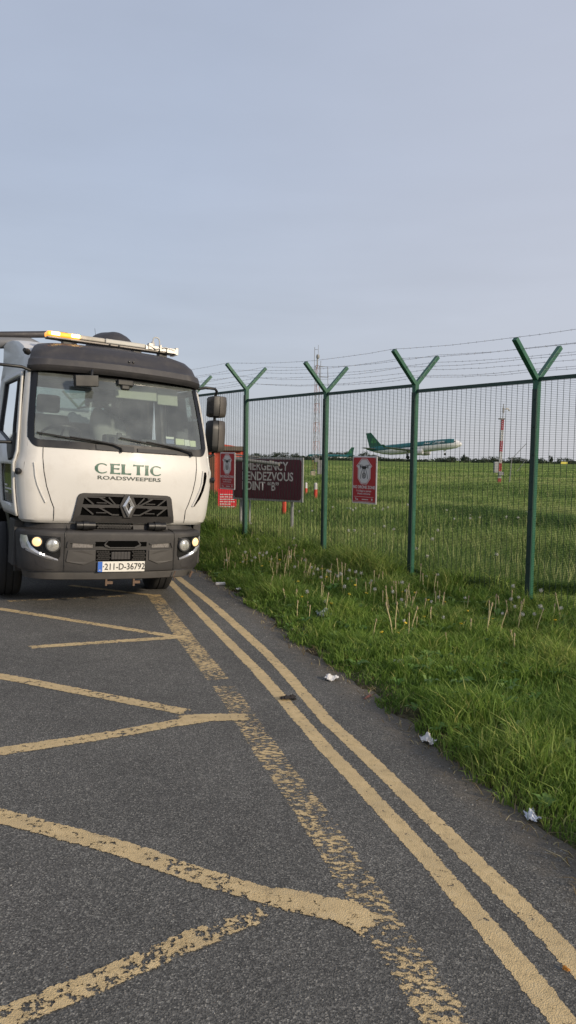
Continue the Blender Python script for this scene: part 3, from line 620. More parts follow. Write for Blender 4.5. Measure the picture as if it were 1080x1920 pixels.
# seams of the front panels, slot vent on the nearside corner
def spath(pts, off=.0015): return [(x, cab_front(x, z, off), z) for x, z in pts]
for s in (-1, 1):
    pts = [(s*.865, 1.735), (s*.868, 1.62), (s*.855, 1.48), (s*.825, 1.33), (s*.775, 1.18), (s*.742, 1.10), (s*.738, .965)]
    q = []
    for i in range(len(pts)-1):
        for k in range(4): q.append((pts[i][0]+(pts[i+1][0]-pts[i][0])*k/4, pts[i][1]+(pts[i+1][1]-pts[i][1])*k/4))
    q.append(pts[-1]); MB().tube(spath(q), .0045, 6).build('panel_seam', M_black, truck, smooth=60)
    sl_ = [(.955, 1.555), (.992, 1.545), (1.0, 1.50), (.985, 1.42), (.955, 1.33), (.915, 1.25), (.855, 1.165), (.835, 1.155), (.88, 1.25), (.92, 1.34), (.942, 1.43), (.948, 1.50)]
    if s < 0: sl_ = [(x*.004+.975, z) for x, z in sl_]
    v = MB(); vl = [(.995, 1.56), (1.005, 1.52), (.995, 1.45), (.965, 1.34), (.92, 1.24), (.855, 1.155)] if s > 0 else [(.96, 1.53), (.95, 1.45), (.92, 1.35), (.88, 1.25), (.85, 1.19), (.845, 1.17)]
    vr = [(.950, 1.555), (.948, 1.51), (.938, 1.44), (.915, 1.345), (.878, 1.25), (.832, 1.15)]
    if s > 0: v.grid([[(x0+(x1-x0)*k/4, cab_front(x0+(x1-x0)*k/4, z0+(z1-z0)*k/4, .006), z0+(z1-z0)*k/4) for k in range(5)] for (x0, z0), (x1, z1) in zip(vl, vr)])
    else: v.tube([(-.953, cab_front(.953, 1.56, -.002), 1.56), (-.95, cab_front(.95, 1.5, -.002), 1.5)], .002, 4)
    v.build('corner_vent', M_hole_shade, truck)
    lip = MB().tube([(s*x, cab_front(x, z, .004), z) for x, z in [(.955, 1.57), (.946, 1.50), (.940, 1.43), (.916, 1.34), (.876, 1.25), (.828, 1.155)]], .012, 8).build('vent_lip', M_white, truck, smooth=60)
    MB().lathe([(.018, 0), (.034, .02), (.034, .05), (.02, .06)], (s*1.07, .21, 1.47), (s, -.3, 0), 12).build('side_indicator', M_black, truck, smooth=40)

# ---- doors
def side(s, y, z, off=.006):
    w = cubic(z, CABZ, CABW); sh = max(0, cubic(z, CABZ, CABF)-.115)*1.0
    return (s*(w+off), y+sh*min(1, max(0, (1.1-y)/.8)), z)
def winb(y): return 1.68+.20*max(0, y-.42)
DZ = [.98, 1.05, 1.12, 1.3, 1.54, 1.56, 1.6, 1.66, 1.9, 2.2, 2.5, 2.555]
for s in (-1, 1):
    dm = MB(); dys = [DY0+.01, DY0+.11, .62, 1.05, 1.62, DY1-.02]
    def dz(y, z): return winb(y) if z == 1.66 else max(z, 1.0+max(0, y-1.05)*.45, winb(y)+.04 if z == 1.9 else 0)
    def hole(i, j):
        z = (DZ[i]+DZ[i+1])/2; y = (dys[j]+dys[j+1])/2
        return (1.66 < z < 2.5 and DY0+.11 < y < 1.62) or (1.12 < z < 1.54 and DY0+.11 < y < 1.05)
    dm.grid([[side(s, y, dz(y, z)) for y in dys] for z in DZ], skip=hole)
    door = dm.build('door', M_white, truck, smooth=30, solid=.02)
    yw = lin(DY0+.11, 1.62, 7)
    win = MB().grid([[side(s, y, winb(y)+(2.5-winb(y))*k/7, -.004) for y in yw] for k in range(8)]).build('door_window', M_sglass, door)
    fw = MB()
    for a_, b_ in [((DY0+.115, 1.70), (DY0+.115, 2.495)), ((DY0+.115, 2.495), (1.615, 2.495)), ((1.615, 2.495), (1.615, winb(1.615))), ((1.615, winb(1.615)), (DY0+.115, winb(.4))), ((.66, winb(.66)), (.66, 2.495))]:
        fw.tube([side(s, a_[0]+(b_[0]-a_[0])*k/6, a_[1]+(b_[1]-a_[1])*k/6, .006) for k in range(7)], .016, 6)
    fw.build('window_frame', M_black, win, smooth=50)
    kw = MB().grid([[side(s, y, z, .003) for y in lin(DY0+.10, 1.06, 5)] for z in lin(1.11, 1.55, 5)]).build('kerb_window', mat('dark_green_glass', (.014, .022, .016), .15, var=.3), door)
    kt = MB()
    for zz_, y0, y1 in ((1.30, .75, .92), (1.262, .44, .92), (1.225, .72, .92)): kt.grid([[side(s, y0, zz_, .006), side(s, y1, zz_, .006)], [side(s, y0, zz_+.018, .006), side(s, y1, zz_+.018, .006)]])
    kt.build('notice_text', M_signw, kw)
    mb_ = MB(); P = [side(s, y, z, .004) for y, z in [(DY0+.09, 1.88), (DY0+.09, 1.60), (.50, 1.58), (.72, 1.68), (.80, 1.765)]]; mb_.extr(P, (s*.05, 0, 0)); mb_.build('mirror_base', M_black, door, bevel=.012)
    MB().box((s*1.125, 1.70, 1.50), (.03, .16, .05)).build('door_handle', M_black, door, bevel=.01)
    def dmap(y0, z0): return lambda u, v: side(s, y0-s*(-u) if False else y0+s*u, z0+v, .028 if False else .009)
    text_mesh('CELTIC', .12, dmap(1.46, 1.668), 'lettering', M_lgreen, door, bold=.003, sx=1.5)
    text_mesh('ROADSWEEPERS', .045, dmap(1.46, 1.59), 'lettering', M_lgreen, door, sx=1.6)
    text_mesh('NWCPO-17 11941-01', .07, dmap(.72, 1.07), 'lettering', M_ink, door, sx=1.0)
    # mirrors on their bracket
    e_ = 0 if s > 0 else .34
    mr_ = MB(); mr_.tube([(s*.97, .46, 2.55), (s*1.06, .44, 2.575), (s*(1.18+e_), .43, 2.572), (s*(1.222+e_), .47, 2.55), (s*(1.232+e_), .52, 2.50), (s*(1.232+e_), .52, 1.83), (s*(1.215+e_), .48, 1.775), (s*(1.16+e_), .44, 1.755), (s*1.08, .46, 1.775)], .017, 10)
    mir = mr_.build('mirror_bracket', M_black, door, smooth=60)
    for zc, h in ((2.365, .255), (2.005, .385)):
        hb = MB(); 
        hb.grid([[(s*(1.25+e_+px), .53+py, zc+h/2*k_) for px, py in [(-.075*t_, -.11*u_), (0, -.125*u_), (.085*t_, -.10*u_), (.10*t_, 0), (.085*t_, .09*u_), (-.075*t_, .11*u_), (-.08*t_, 0), (-.075*t_, -.11*u_)]] for k_, t_, u_ in [(-1, .72, .7), (-.93, .92, .93), (-.6, 1, 1), (.4, 1.02, 1), (.93, .95, .93), (1, .75, .7)]])
        for k_, t_, u_ in ((-1, .72, .7), (1, .75, .7)):
            hb.add([(s*(1.25+e_+px), .53+py, zc+h/2*k_) for px, py in [(-.075*t_, -.11*u_), (0, -.125*u_), (.085*t_, -.10*u_), (.10*t_, 0), (.085*t_, .09*u_), (-.075*t_, .11*u_), (-.08*t_, 0)]], [list(range(7))])
        ho = hb.build('mirror_housing', M_black, mir, smooth=60)
        cv = MB(); cv.grid([[(s*(1.25+e_+px), .53+py, zc+h/2*k_) for px, py in [(-.005, -.130*u_), (.04*t_, -.124*u_), (.088*t_, -.105*u_), (.104*t_, 0), (.088*t_, .06*u_)]] for k_, t_, u_ in [(-.99, .80, .80), (-.93, .95, .95), (-.6, 1.02, 1.02), (.4, 1.04, 1.02), (.93, .98, .95), (.99, .82, .80)]]); cv.build('mirror_cover', mat('mirror_grey', (.075, .066, .060), .5, var=.1, bump=.1, bscale=200), ho, smooth=60)
        MB().box((s*(1.25+e_), .645, zc), (.15, .006, h*.86)).build('mirror_glass', mat('mirror_silver', (.7, .72, .74), .04, metal=1, var=.01), ho)

# ---- bumper
BZ = [.335, .345, .415, .42, .43, .46, .80, .845, .862, .872, .878, .885, .93, .955]
BW = [.94, .97, .99, .99, 1.015, 1.03, 1.052, 1.047, 1.035, 1.005, .985, .985, .975, .965]
BF = [.05, .03, .02, .02, .006, .0, .0, .004, .016, .05, .09, .098, .105, .13]
BR = [.30]*14
def bmp(a, z):
    s = -1 if a < 0 else 1; a = abs(a); w = cubic(z, BZ, BW); f = cubic(z, BZ, BF); rc = .36; bow = .15; xe = w-rc; ye = f+bow*(xe/w)**2
    if a <= 1: x = a*xe; y = f+bow*(x/w)**2
    elif a <= 2: q = (a-1)*math.pi/2; x = xe+rc*math.sin(q); y = ye+rc-rc*math.cos(q)
    else: x = w; y = ye+rc+(a-2)*.5
    return (s*x, y, z)
def bfront(x, z, off=0.0):
    w = cubic(z, BZ, BW); f = cubic(z, BZ, BF); rc = .36; xe = w-rc; ax = abs(x); y = f+.15*(min(ax, xe)/w)**2
    if ax > xe: y += rc-math.sqrt(max(rc*rc-min(ax-xe, rc)**2, 0))
    return y-off
bm = MB(); BA = lin(-2.35, 2.35, 95)
bm.grid([[bmp(a, z) for a in BA] for z in [.43, .46, .55, .65, .75, .80, .825, .845, .855, .862, .872, .878, .885, .93, .955]])
bumper = bm.build('bumper', M_bump, truck, smooth=35)
MB().grid([[bmp(a, z) for a in lin(-1.9, 1.9, 61)] for z in (.335, .345, .38, .415, .42)]).build('bumper_lip', mat('lip_plastic', (.062, .058, .054), .6, var=.2, dirt=.3), bumper, smooth=35)
def bfp(poly, off, th): return [(x, bfront(x, z, off), z) for x, z in poly], (0, -th, 0)
def subdiv(poly, n=3):
    q = []
    for i in range(len(poly)):
        a, b = poly[i], poly[(i+1) % len(poly)]
        for k in range(n): q.append((a[0]+(b[0]-a[0])*k/n, a[1]+(b[1]-a[1])*k/n))
    return q
def bquad(mb, x0, x1, z0, z1, off, th, n=6):
    for i in range(n):
        a, b = x0+(x1-x0)*i/n, x0+(x1-x0)*(i+1)/n
        mb.extr(*bfp([(a, z0), (b, z0), (b, z1), (a, z1)], off, th))
# dark intakes, mesh panel, seams
for q in ((-.29, .27, .545, .665, .002, .003), (-.30, .27, .705, .755, .002, .003), (-.28, .14, .885, .945, .004, .004)):
    it = MB(); bquad(it, *q); it.build('intake', M_hole_shade, bumper)
M_mesh = mat('intake_mesh', (.045, .042, .04), .6)
def mesh_patch(x0, x1, z0, z1, nx, nz, off):
    im = MB()
    for j in range(nz):
        for i in range(nx):
            cx = x0+(x1-x0)*(i+.5+(j % 2)*.5-.25)/nx; cz = z0+(z1-z0)*(j+.5)/nz; w = (x1-x0)/nx*.5; h = (z1-z0)/nz*.5
            P = [(cx-w, cz), (cx, cz-h), (cx+w, cz), (cx, cz+h)]; I = [(cx-w*.55, cz), (cx, cz-h*.55), (cx+w*.55, cz), (cx, cz+h*.55)]
            y = lambda p: (p[0], bfront(p[0], p[1], off), p[1])
            im.ring([y(p) for p in P], [y(p) for p in I])
    im.build('intake_mesh', M_mesh, bumper)
mesh_patch(-.26, .12, .892, .940, 12, 3, .012); mesh_patch(-.28, -.14, .553, .657, 5, 5, .007); mesh_patch(.11, .26, .553, .657, 5, 5, .007); mesh_patch(-.15, .13, .71, .75, 9, 2, .007)
ct = MB(); bquad(ct, -.13, .08, .565, .648, .012, .01); ct.extr(*bfp([(-.175, .775), (.165, .775), (.205, .725), (.19, .70), (.13, .685), (-.15, .685), (-.20, .70), (-.215, .725)], .004, .014))
ct.build('bumper_moulding', M_bump, bumper, bevel=.004)
hol = MB()
hol.extr(*bfp([(-.165, .768), (.155, .768), (.185, .73), (.125, .70), (-.145, .70), (-.195, .73)], .0185, .001)); hol.build('moulding_recess', M_hole_shade, bumper)
M_refl = mat('reflector', (.20, .185, .175), .3, var=.35, scale=60)
for s in (-1, 1):
    c0 = MB(); pan = [(s*.30, .665), (s*.575, .665), (s*.585, .66), (s*.60, .545), (s*.59, .535), (s*.42, .505), (s*.30, .552)]
    c0.extr(*bfp(subdiv(pan, 2), .002, .010)); c0.build('fog_lamp_cover', mat('lamp_cover', (.056, .052, .049), .45, var=.1), bumper, bevel=.004)
    rf = MB(); bquad(rf, s*.33, s*.54, .69, .735, .003, .006); rf.build('reflector', M_refl, bumper)
    br_ = MB(); br_.extr(*bfp([(s*.30, .74), (s*.56, .758), (s*.59, .752), (s*.60, .69), (s*.58, .69), (s*.565, .74), (s*.31, .725)], .004, .012)); br_.build('bumper_moulding', M_bump, bumper)
    MB().tube([(s*.615, bfront(.615, z, .001), z) for z in (.43, .5, .6, .7, .80, .84)]+[(s*.60, bfront(.6, .862, .002), .862), (s*.575, bfront(.575, .885, .003), .885), (s*.575, bfront(.575, .95, .003), .95)], .008, 6).build('bumper_seam', M_black, bumper)
    # coupling covers between bumper and grille
    cp = MB(); cp.lathe([(.025, -.10), (.042, -.10), (.042, .10), (.025, .10)], (s*.40, .07, .925), (1, 0, 0), 16); cp.lathe([(.052, -.03), (.052, .03)], (s*.40, .07, .925), (1, 0, 0), 16); cp.build('tow_coupling', M_black, bumper, smooth=35)
    # lower recess at the outer ends
    rc_ = hug(MB(), [(.79, .455), (.72, .455), (.70, .50), (.72, .53), (.90, .55), (.88, .50)], bfront, .004, s); rc_.build('bumper_recess', mat('recess_plastic', (.028, .026, .026), .6), bumper)
    # headlamp
    sq = lambda x: .66+(x-.66)*.82
    pk = [(.66, .80), (.80, .807), (.95, .812), (1.06, .812), (1.095, .808), (1.10, .75), (1.085, .675), (1.02, .645), (.90, .605), (.80, .58), (.68, .56), (.655, .60)]; pk = [(sq(x), z) for x, z in pk]
    hp = hug(MB(), pk, bfront, .005, s)
    head = hp.build('headlamp', M_frit, bumper)
    bl = MB(); o_ = [(1.105, .805), (1.108, .74), (1.09, .668), (1.02, .632), (.92, .595), (.80, .562), (.685, .54)]; i_ = [(1.045, .805), (1.03, .755), (1.0, .70), (.95, .658), (.88, .625), (.78, .595), (.685, .565)]; o_ = [(sq(x), z) for x, z in o_]; i_ = [(sq(x), z) for x, z in i_]
    rows = [[(s*x, bfront(x, z, .006), z) for x, z in o_], [(s*(x+u)/2, bfront((x+u)/2, (z+w_)/2, .024), (z+w_)/2) for (x, z), (u, w_) in zip(o_, i_)], [(s*x, bfront(x, z, .006), z) for x, z in i_]]
    bl.grid(rows); bl.build('headlamp_blade', mat('blade_lens', (.62, .63, .66), .18, metal=.55, var=.15, scale=25), head, smooth=60)
    for x, z, r, lit, nm in ((.735, .715, .066, False, 'main_lamp'), (.885, .745, .050, True, 'dipped_lamp')):
        p0 = Vector((s*x, bfront(x, z, .0), z)); nrm = Vector((s*(.15 if x < .8 else .30), -1, 0)).normalized()
        lm = MB(); lm.lathe([(r*1.16, .0), (r*1.16, .028), (r*1.02, .034), (r*.98, .022)], p0, nrm, 28); lo = lm.build(nm, M_dash, head, smooth=40)
        b2 = MB(); b2.lathe([(r, .020), (r*.8, .030), (r*.45, .038), (.0, .040)], p0, nrm, 28)
        b2.build('lens', mat('lit_lens', (1.0, .66, .32), .3, emit=.8, var=.3, scale=18) if lit else mat('lamp_lens', (.58, .58, .55), .12, metal=.5, var=.5, scale=30), lo, smooth=60)
    MB().lathe([(.012, .0), (.010, .008), (0, .010)], (s*.855, bfront(.855, .625, .02), .625), (0, -1, 0), 10).build('daylight_lamp', mat('lit_white', (1, .97, .9), .3, emit=2), head)
    MB().lathe([(.012, .0), (.010, .008), (0, .010)], (s*.825, bfront(.825, .613, .02), .613), (0, -1, 0), 10).build('daylight_lamp', mat('lit_white', (1, .97, .9), .3, emit=2), head)
bumper.location.x = -.015
# number plate
np_ = MB(); np_.box((-.012, -.014, .487), (.524, .010, .112)); plate = np_.build('number_plate', M_plate, bumper, bevel=.003)
MB().box((-.249, -.021, .487), (.048, .004, .110)).build('plate_band', M_blue, plate)
text_mesh('·211-D-36792', .098, lambda u, v: (.014+u, -.0215, .484+v), 'plate_number', M_ink, plate, bold=.0012, sx=.86, space=1.0)
text_mesh('IRL', .022, lambda u, v: (-.249+u, -.0245, .450+v), 'plate_number', M_signw, plate)
# things hanging below the bumper
M_rusty = mat('rusty_steel', (.14, .09, .06), .8, var=.4, scale=40)
for x, l in ((-.17, .09), (.14, .10)): MB().box((x, .06, .36-l/2), (.02, .03, l)).box((x+.04, .07, .30), (.07, .03, .03)).build('towing_bracket', M_rusty, truck)
MB().tube([(.62, .03, .42), (.60, .04, .36), (.63, .06, .31)], .006).build('chain_hook', M_rusty, truck)
MB().tube([(.86, .12, .40), (.84, .14, .33)], .014).build('towing_pin', M_rusty, truck)

# ---- light bar on the roof
LBZ = 2.99
lb = MB(); lb.box((.02, .78, LBZ-.018), (1.54, .15, .022)); lbar = lb.build('light_bar', mat('lightbar_base', (.22, .20, .18), .5, metal=.4), truck, bevel=.006)
M_amber = mat('amber_lens', (1.0, .36, .035), .25, emit=1.0, var=.3, scale=14)
M_flash = mat('amber_flash', (1.0, .60, .18), .3, emit=12, var=.2)
M_clear = mat('clear_lens', (.42, .39, .34), .25, var=.15, scale=10)
MB().box((-.575, .78, LBZ+.022), (.36, .16, .052)).build('amber_lens', M_amber, lbar, bevel=.014, bseg=3)
for x in (-.665, -.445): 
    MB().box((x, .696, LBZ+.024), (.095, .012, .034)).build('flashing_lamp', M_flash, lbar, bevel=.006)
MB().box((-.25, .78, LBZ+.022), (.29, .15, .050)).build('clear_lens', M_clear, lbar, bevel=.012)
MB().box((.14, .78, LBZ+.022), (.48, .15, .052)).build('lens_cover', M_whitep, lbar, bevel=.01)
rg = MB(); rg.box((.58, .78, LBZ+.012), (.40, .17, .05)); rg.box((.44, .72, LBZ+.028), (.05, .07, .07)); rg.box((.56, .69, LBZ+.02), (.02, .03, .075)); rg.box((.70, .69, LBZ+.0), (.12, .02, .05)); rg.box((.77, .78, LBZ+.006), (.035, .19, .085))
rg.tube([(.40, .69, LBZ+.04), (.50, .68, LBZ+.0), (.62, .68, LBZ+.035), (.74, .68, LBZ+.01)], .006); rg.build('aluminium_end', M_alu, lbar, bevel=.005)
for x in (-.52, .30, .62): MB().box((x, .80, LBZ-.055), (.10, .10, .06)).box((x, .80, LBZ-.085), (.16, .12, .012)).build('light_bar_mount', M_black, lbar, bevel=.004)
for x in (-.05, .06): MB().lathe([(.010, 0), (.010, .012), (0, .014)], (x, .705, LBZ-.018), (0, -1, 0), 8).build('bolt', M_black, lbar)
cm = MB(); cm.tube([(.60, .84, LBZ), (.60, .84, LBZ+.12), (.592, .84, LBZ+.15), (.57, .84, LBZ+.165), (.54, .84, LBZ+.165), (.522, .84, LBZ+.15), (.515, .84, LBZ+.11)], .0085, 8)
cam_o = cm.build('gooseneck_pipe', M_whitep, lbar, smooth=60); MB().lathe([(.008, .03), (.020, .01), (.028, -.02), (.026, -.045), (.0, -.05)], (.515, .84, LBZ+.09), (0, 0, 1), 14).build('camera_head', M_whitep, cam_o, smooth=50)
MB().tube([(-.02, 1.3, 2.93), (-.07, 1.3, 3.24)], [.004, .002], 5).build('aerial', M_black, truck)

# ---- chassis, wheels, sweeper body behind the cab
ch = MB()
for s in (-1, 1): ch.box((s*.42, 3.2, .72), (.09, 5.9, .24))
for y in (.45, 1.25, 2.3, 3.4, 4.6): ch.box((0, y, .70), (.84, .12, .16))
ch.box((0, 1.25, .48), (1.6, .14, .12)).box((0, .9, .95), (.9, 1.0, .5)); ch.build('chassis', M_black, truck)
def wheel_at(x, y, steer=0.0, wide=.27):
    s = 1 if x > 0 else -1; ax = Vector((math.cos(steer), math.sin(steer), 0)); r = .43; w = wide
    tb = MB(); tb.lathe([(.25, -w/2+.01), (.38, -w/2), (.415, -w/2+.02), (r, -w/2+.05), (r, -.045), (r-.012, -.042), (r-.012, -.034), (r, -.031), (r, .031), (r-.012, .034), (r-.012, .042), (r, .045), (r, w/2-.05), (.415, w/2-.02), (.38, w/2), (.25, w/2-.01)], (x, y, r), ax, 44)
    wh = tb.build('wheel', M_rubber, truck, smooth=35)
    rm = MB(); rm.lathe([(.25, -w/2+.01), (.25, w/2-.01)], (x, y, r), ax, 32); rm.lathe([(.0, s*w*.25), (.12, s*w*.28), (.15, s*w*.12), (.22, s*w*.10), (.25, s*w*.45)], (x, y, r), ax, 32)
    rm.build('rim', M_rim, wh, smooth=35)
wheel_at(-.985, 1.28, R(-6)); wheel_at(.855, 1.28, R(-6)); wheel_at(-.92, 4.5, 0, .5); wheel_at(.92, 4.5, 0, .5)
for s in (-1, 1):
    ar = MB(); prof = []
    for k in range(13):
        q = R(8)+R(164)*k/12; prof.append((1.25-math.cos(q)*.56, .46+math.sin(q)*.56))
    ar.grid([[(s*1.075, y, z) for y, z in prof], [(s*.70, y, z) for y, z in prof]])
    ar.grid([[(s*1.075, y, z) for y, z in prof], [(s*1.075, y+(y-1.25)*.16, z+.10) for y, z in prof]]); ar.build('wheel_arch', M_black, truck, smooth=50)
    stp = MB(); stp.box((s*1.03, .58, .70), (.10, .30, .50)).box((s*.98, .76, .50), (.16, .32, .04)).box((s*.98, .72, .72), (.16, .26, .04)).box((s*.99, .60, .62), (.10, .05, .5)); stp.build('cab_step', M_bump, truck, bevel=.008)
hpz = MB(); hpz.extr([(-1.08, 2.9, .95), (-1.08, 6.0, .95), (-1.08, 6.0, 2.1), (-1.08, 5.6, 2.38), (-1.08, 3.15, 2.38), (-1.08, 2.9, 2.1)], (2.16, 0, 0)); hpz.build('sweeper_hopper', M_white, truck, bevel=.05, bseg=3)
MB().box((0, 2.5, 1.5), (1.9, .6, 1.0)).box((.70, 2.5, 2.3), (.45, .4, .9)).build('engine_housing', M_dark, truck, bevel=.04)
hm = MB(); rows = []
for k in range(11):
    q = math.pi/2*k/10; cr_ = math.cos(q)**.7 if k < 10 else 0; rows.append([(.46+(.36*cr_)*math.cos(p_)+.05*math.sin(q), 2.5+.36*cr_*math.sin(p_), 3.06+.37*math.sin(q)*(1+.05*math.sin(3*p_)*cr_)) for p_ in lin(0, 2*math.pi, 25)])
hm.grid(rows); hm.grid([[(.46+(p[0]-.46)*.8, p[1], z) for p in rows[0]] for z in (2.4, 3.06)]); hm.build('fan_cowl', M_dark, truck, smooth=50)
MB().tube([(-.8, 4.2, 2.36), (-.95, 3.6, 2.72), (-1.2, 2.8, 3.02), (-1.32, 2.4, 3.11), (-1.25, 2.24, 3.135), (-1.03, 2.2, 3.15), (-.45, 2.2, 3.235), (-.2, 2.3, 3.22)], [.044, .044, .040, .038, .038, .040, .044, .044], 14).tube([(-.2, 2.3, 3.22), (-.05, 2.45, 3.18), (.1, 2.6, 2.9)], .06, 14).box((-.22, 2.3, 3.27), (.10, .12, .06)).box((-.05, 2.4, 3.255), (.12, .12, .05)).build('suction_pipe', M_dark, truck, smooth=50)
M_duct = mat('grey_duct', (.17, .175, .19), .5, var=.1)
MB().tube([(-.98, 3.3, 2.3), (-1.0, 3.05, 2.60), (-1.12, 2.7, 2.88), (-1.22, 2.4, 3.0), (-1.18, 2.25, 3.03), (-1.03, 2.2, 3.05), (-.66, 2.2, 3.10), (-.40, 2.2, 3.02), (-.2, 2.2, 2.85)], [.07, .07, .07, .07, .072, .075, .065, .05, .05], 14).build('air_duct', M_duct, truck, smooth=60)

# ================================================================ perimeter fence
def F3(t, d, z):   # along the fence (0 at the nearest whole post, growing away), out to the road side, up
    p = FP+FD*t+FN*d; return (p[0], p[1], z)
fence = empty('security_fence', F3(0, 0, 0), 'green steel mesh security fence with Y topped posts and barbed wire', 'fence')
FO = Vector(F3(0, 0, 0))
def FL(t, d, z): return Vector(F3(t, d, z))-FO
FDv = Vector((FD[0], FD[1], 0)); FNv = Vector((FN[0], FN[1], 0)); UP = Vector((0, 0, 1))
FROT = Matrix((FDv, FNv, UP)).transposed()
PT = [-3.75, -1.9, .03, 1.86, 3.69, 5.88, 7.77, 9.75, 11.8, 13.9]
RAIL = [2.55, 2.57, 2.555, 2.63, 2.65, 2.83, 2.84, 2.86, 2.88, 2.88]      # top of the bay that runs from post i to i+1
for i, t in enumerate(PT):
    base = float(fence_base(t))-.35; top = max(RAIL[i], RAIL[max(i-1, 0)])+.05
    if i == 2: top = 2.605
    pm = MB(); pm.box(FL(t, 0, (base+top)/2), (.064, .064, top-base), FROT); po = pm.build('post', M_green, fence, bevel=.004)
    cb_ = MB().box(FL(t, .036, (base+top)/2-.06), (.058, .008, top-base-.16), FROT)  # dark strip with bolt heads, added to deepen the post's shaded road side
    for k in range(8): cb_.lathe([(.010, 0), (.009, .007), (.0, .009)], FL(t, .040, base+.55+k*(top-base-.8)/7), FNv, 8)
    cb_.build('post_shade_strip', mat('post_shade_dark', (.012, .035, .028), .55, var=.2), po)
    for sgn in (1, -1):
        d1 = (FNv*sgn+UP).normalized(); L_ = .575 if sgn > 0 else .555
        rot = Matrix((FDv, d1, FDv.cross(d1))).transposed()
        c = FL(t, 0, top-.045)+d1*(L_/2)
        MB().box(c, (.058 if sgn > 0 else .054, L_, .050), rot).build('arm', M_green, po, bevel=.004)
M_mesh_bay = M_wire
for i in range(len(PT)-1):
    t0, t1 = PT[i]+.034, PT[i+1]-.034; zt = RAIL[i]; z0 = float(fence_base((t0+t1)/2))-.06
    pb = MB(); n = int((t1-t0)/.0762)
    def rod(a, b, r):
        d = (b-a).normalized(); ref = UP if abs(d.z) < .9 else FNv; u = (ref-d*ref.dot(d)).normalized()*r; v = d.cross(u)
        off = [u, -u*.5+v*.866, -u*.5-v*.866]; pb.add([a+o for o in off]+[b+o for o in off], [(0, 1, 4, 3), (1, 2, 5, 4), (2, 0, 3, 5)])
    for k in range(1, n+1):
        t = t0+(t1-t0)*k/(n+1); rod(FL(t, .0, z0), FL(t, .0, zt), .0031)
    nz = int((zt-z0)/.019)
    for k in range(nz): z = z0+(zt-z0)*(k+.5)/nz; rod(FL(t0, .005, z), FL(t1, .005, z), .0016)
    pan = pb.build('mesh_panel', M_wire, fence)
    rm = MB(); rm.box(FL((t0+t1)/2, .0, zt), (t1-t0, .022, .042), FROT); rm.build('top_rail', mat('rail_green', (.014, .045, .035), .5, var=.15), pan)
# barbed strands on both arms and one over the rail
for sgn in (1, -1):
    for fr_ in (.95, .68, .44, .18):
        bw = MB(); pts = []
        for i in range(len(PT)):
            top = max(RAIL[i], RAIL[max(i-1, 0)])+.05 if i != 2 else 2.605; e_ = .40*fr_
            p = FL(PT[i], sgn*(e_+.02), top-.045+e_+.04)
            if i:
                q = pts[-1]
                for k in range(1, 8): w_ = k/8; r_p = q.lerp(p, w_); r_p = r_p-UP*.10*(.6 if fr_ > .6 else 1)*w_*(1-w_)*random.uniform(.8, 1.2); pts.append(r_p)
            pts.append(p)
        bw.tube(pts, .0018, 4, False)
        tt = 0
        for a, b in zip(pts[:-1], pts[1:]):
            ln = (b-a).length; m_ = max(1, int(ln/.11)); d = (b-a).normalized()
            for k in range(m_):
                c = a.lerp(b, (k+.5)/m_); ang = random.uniform(0, 3.14); u = d.cross(UP).normalized()*math.cos(ang)+UP*math.sin(ang); v = d.cross(u)
                bw.tube([c-u*.013, c+u*.013], .0013, 3, False).tube([c-v*.013+d*.006, c+v*.013+d*.006], .0013, 3, False)
        bw.build('barbed_wire', M_barb, fence)

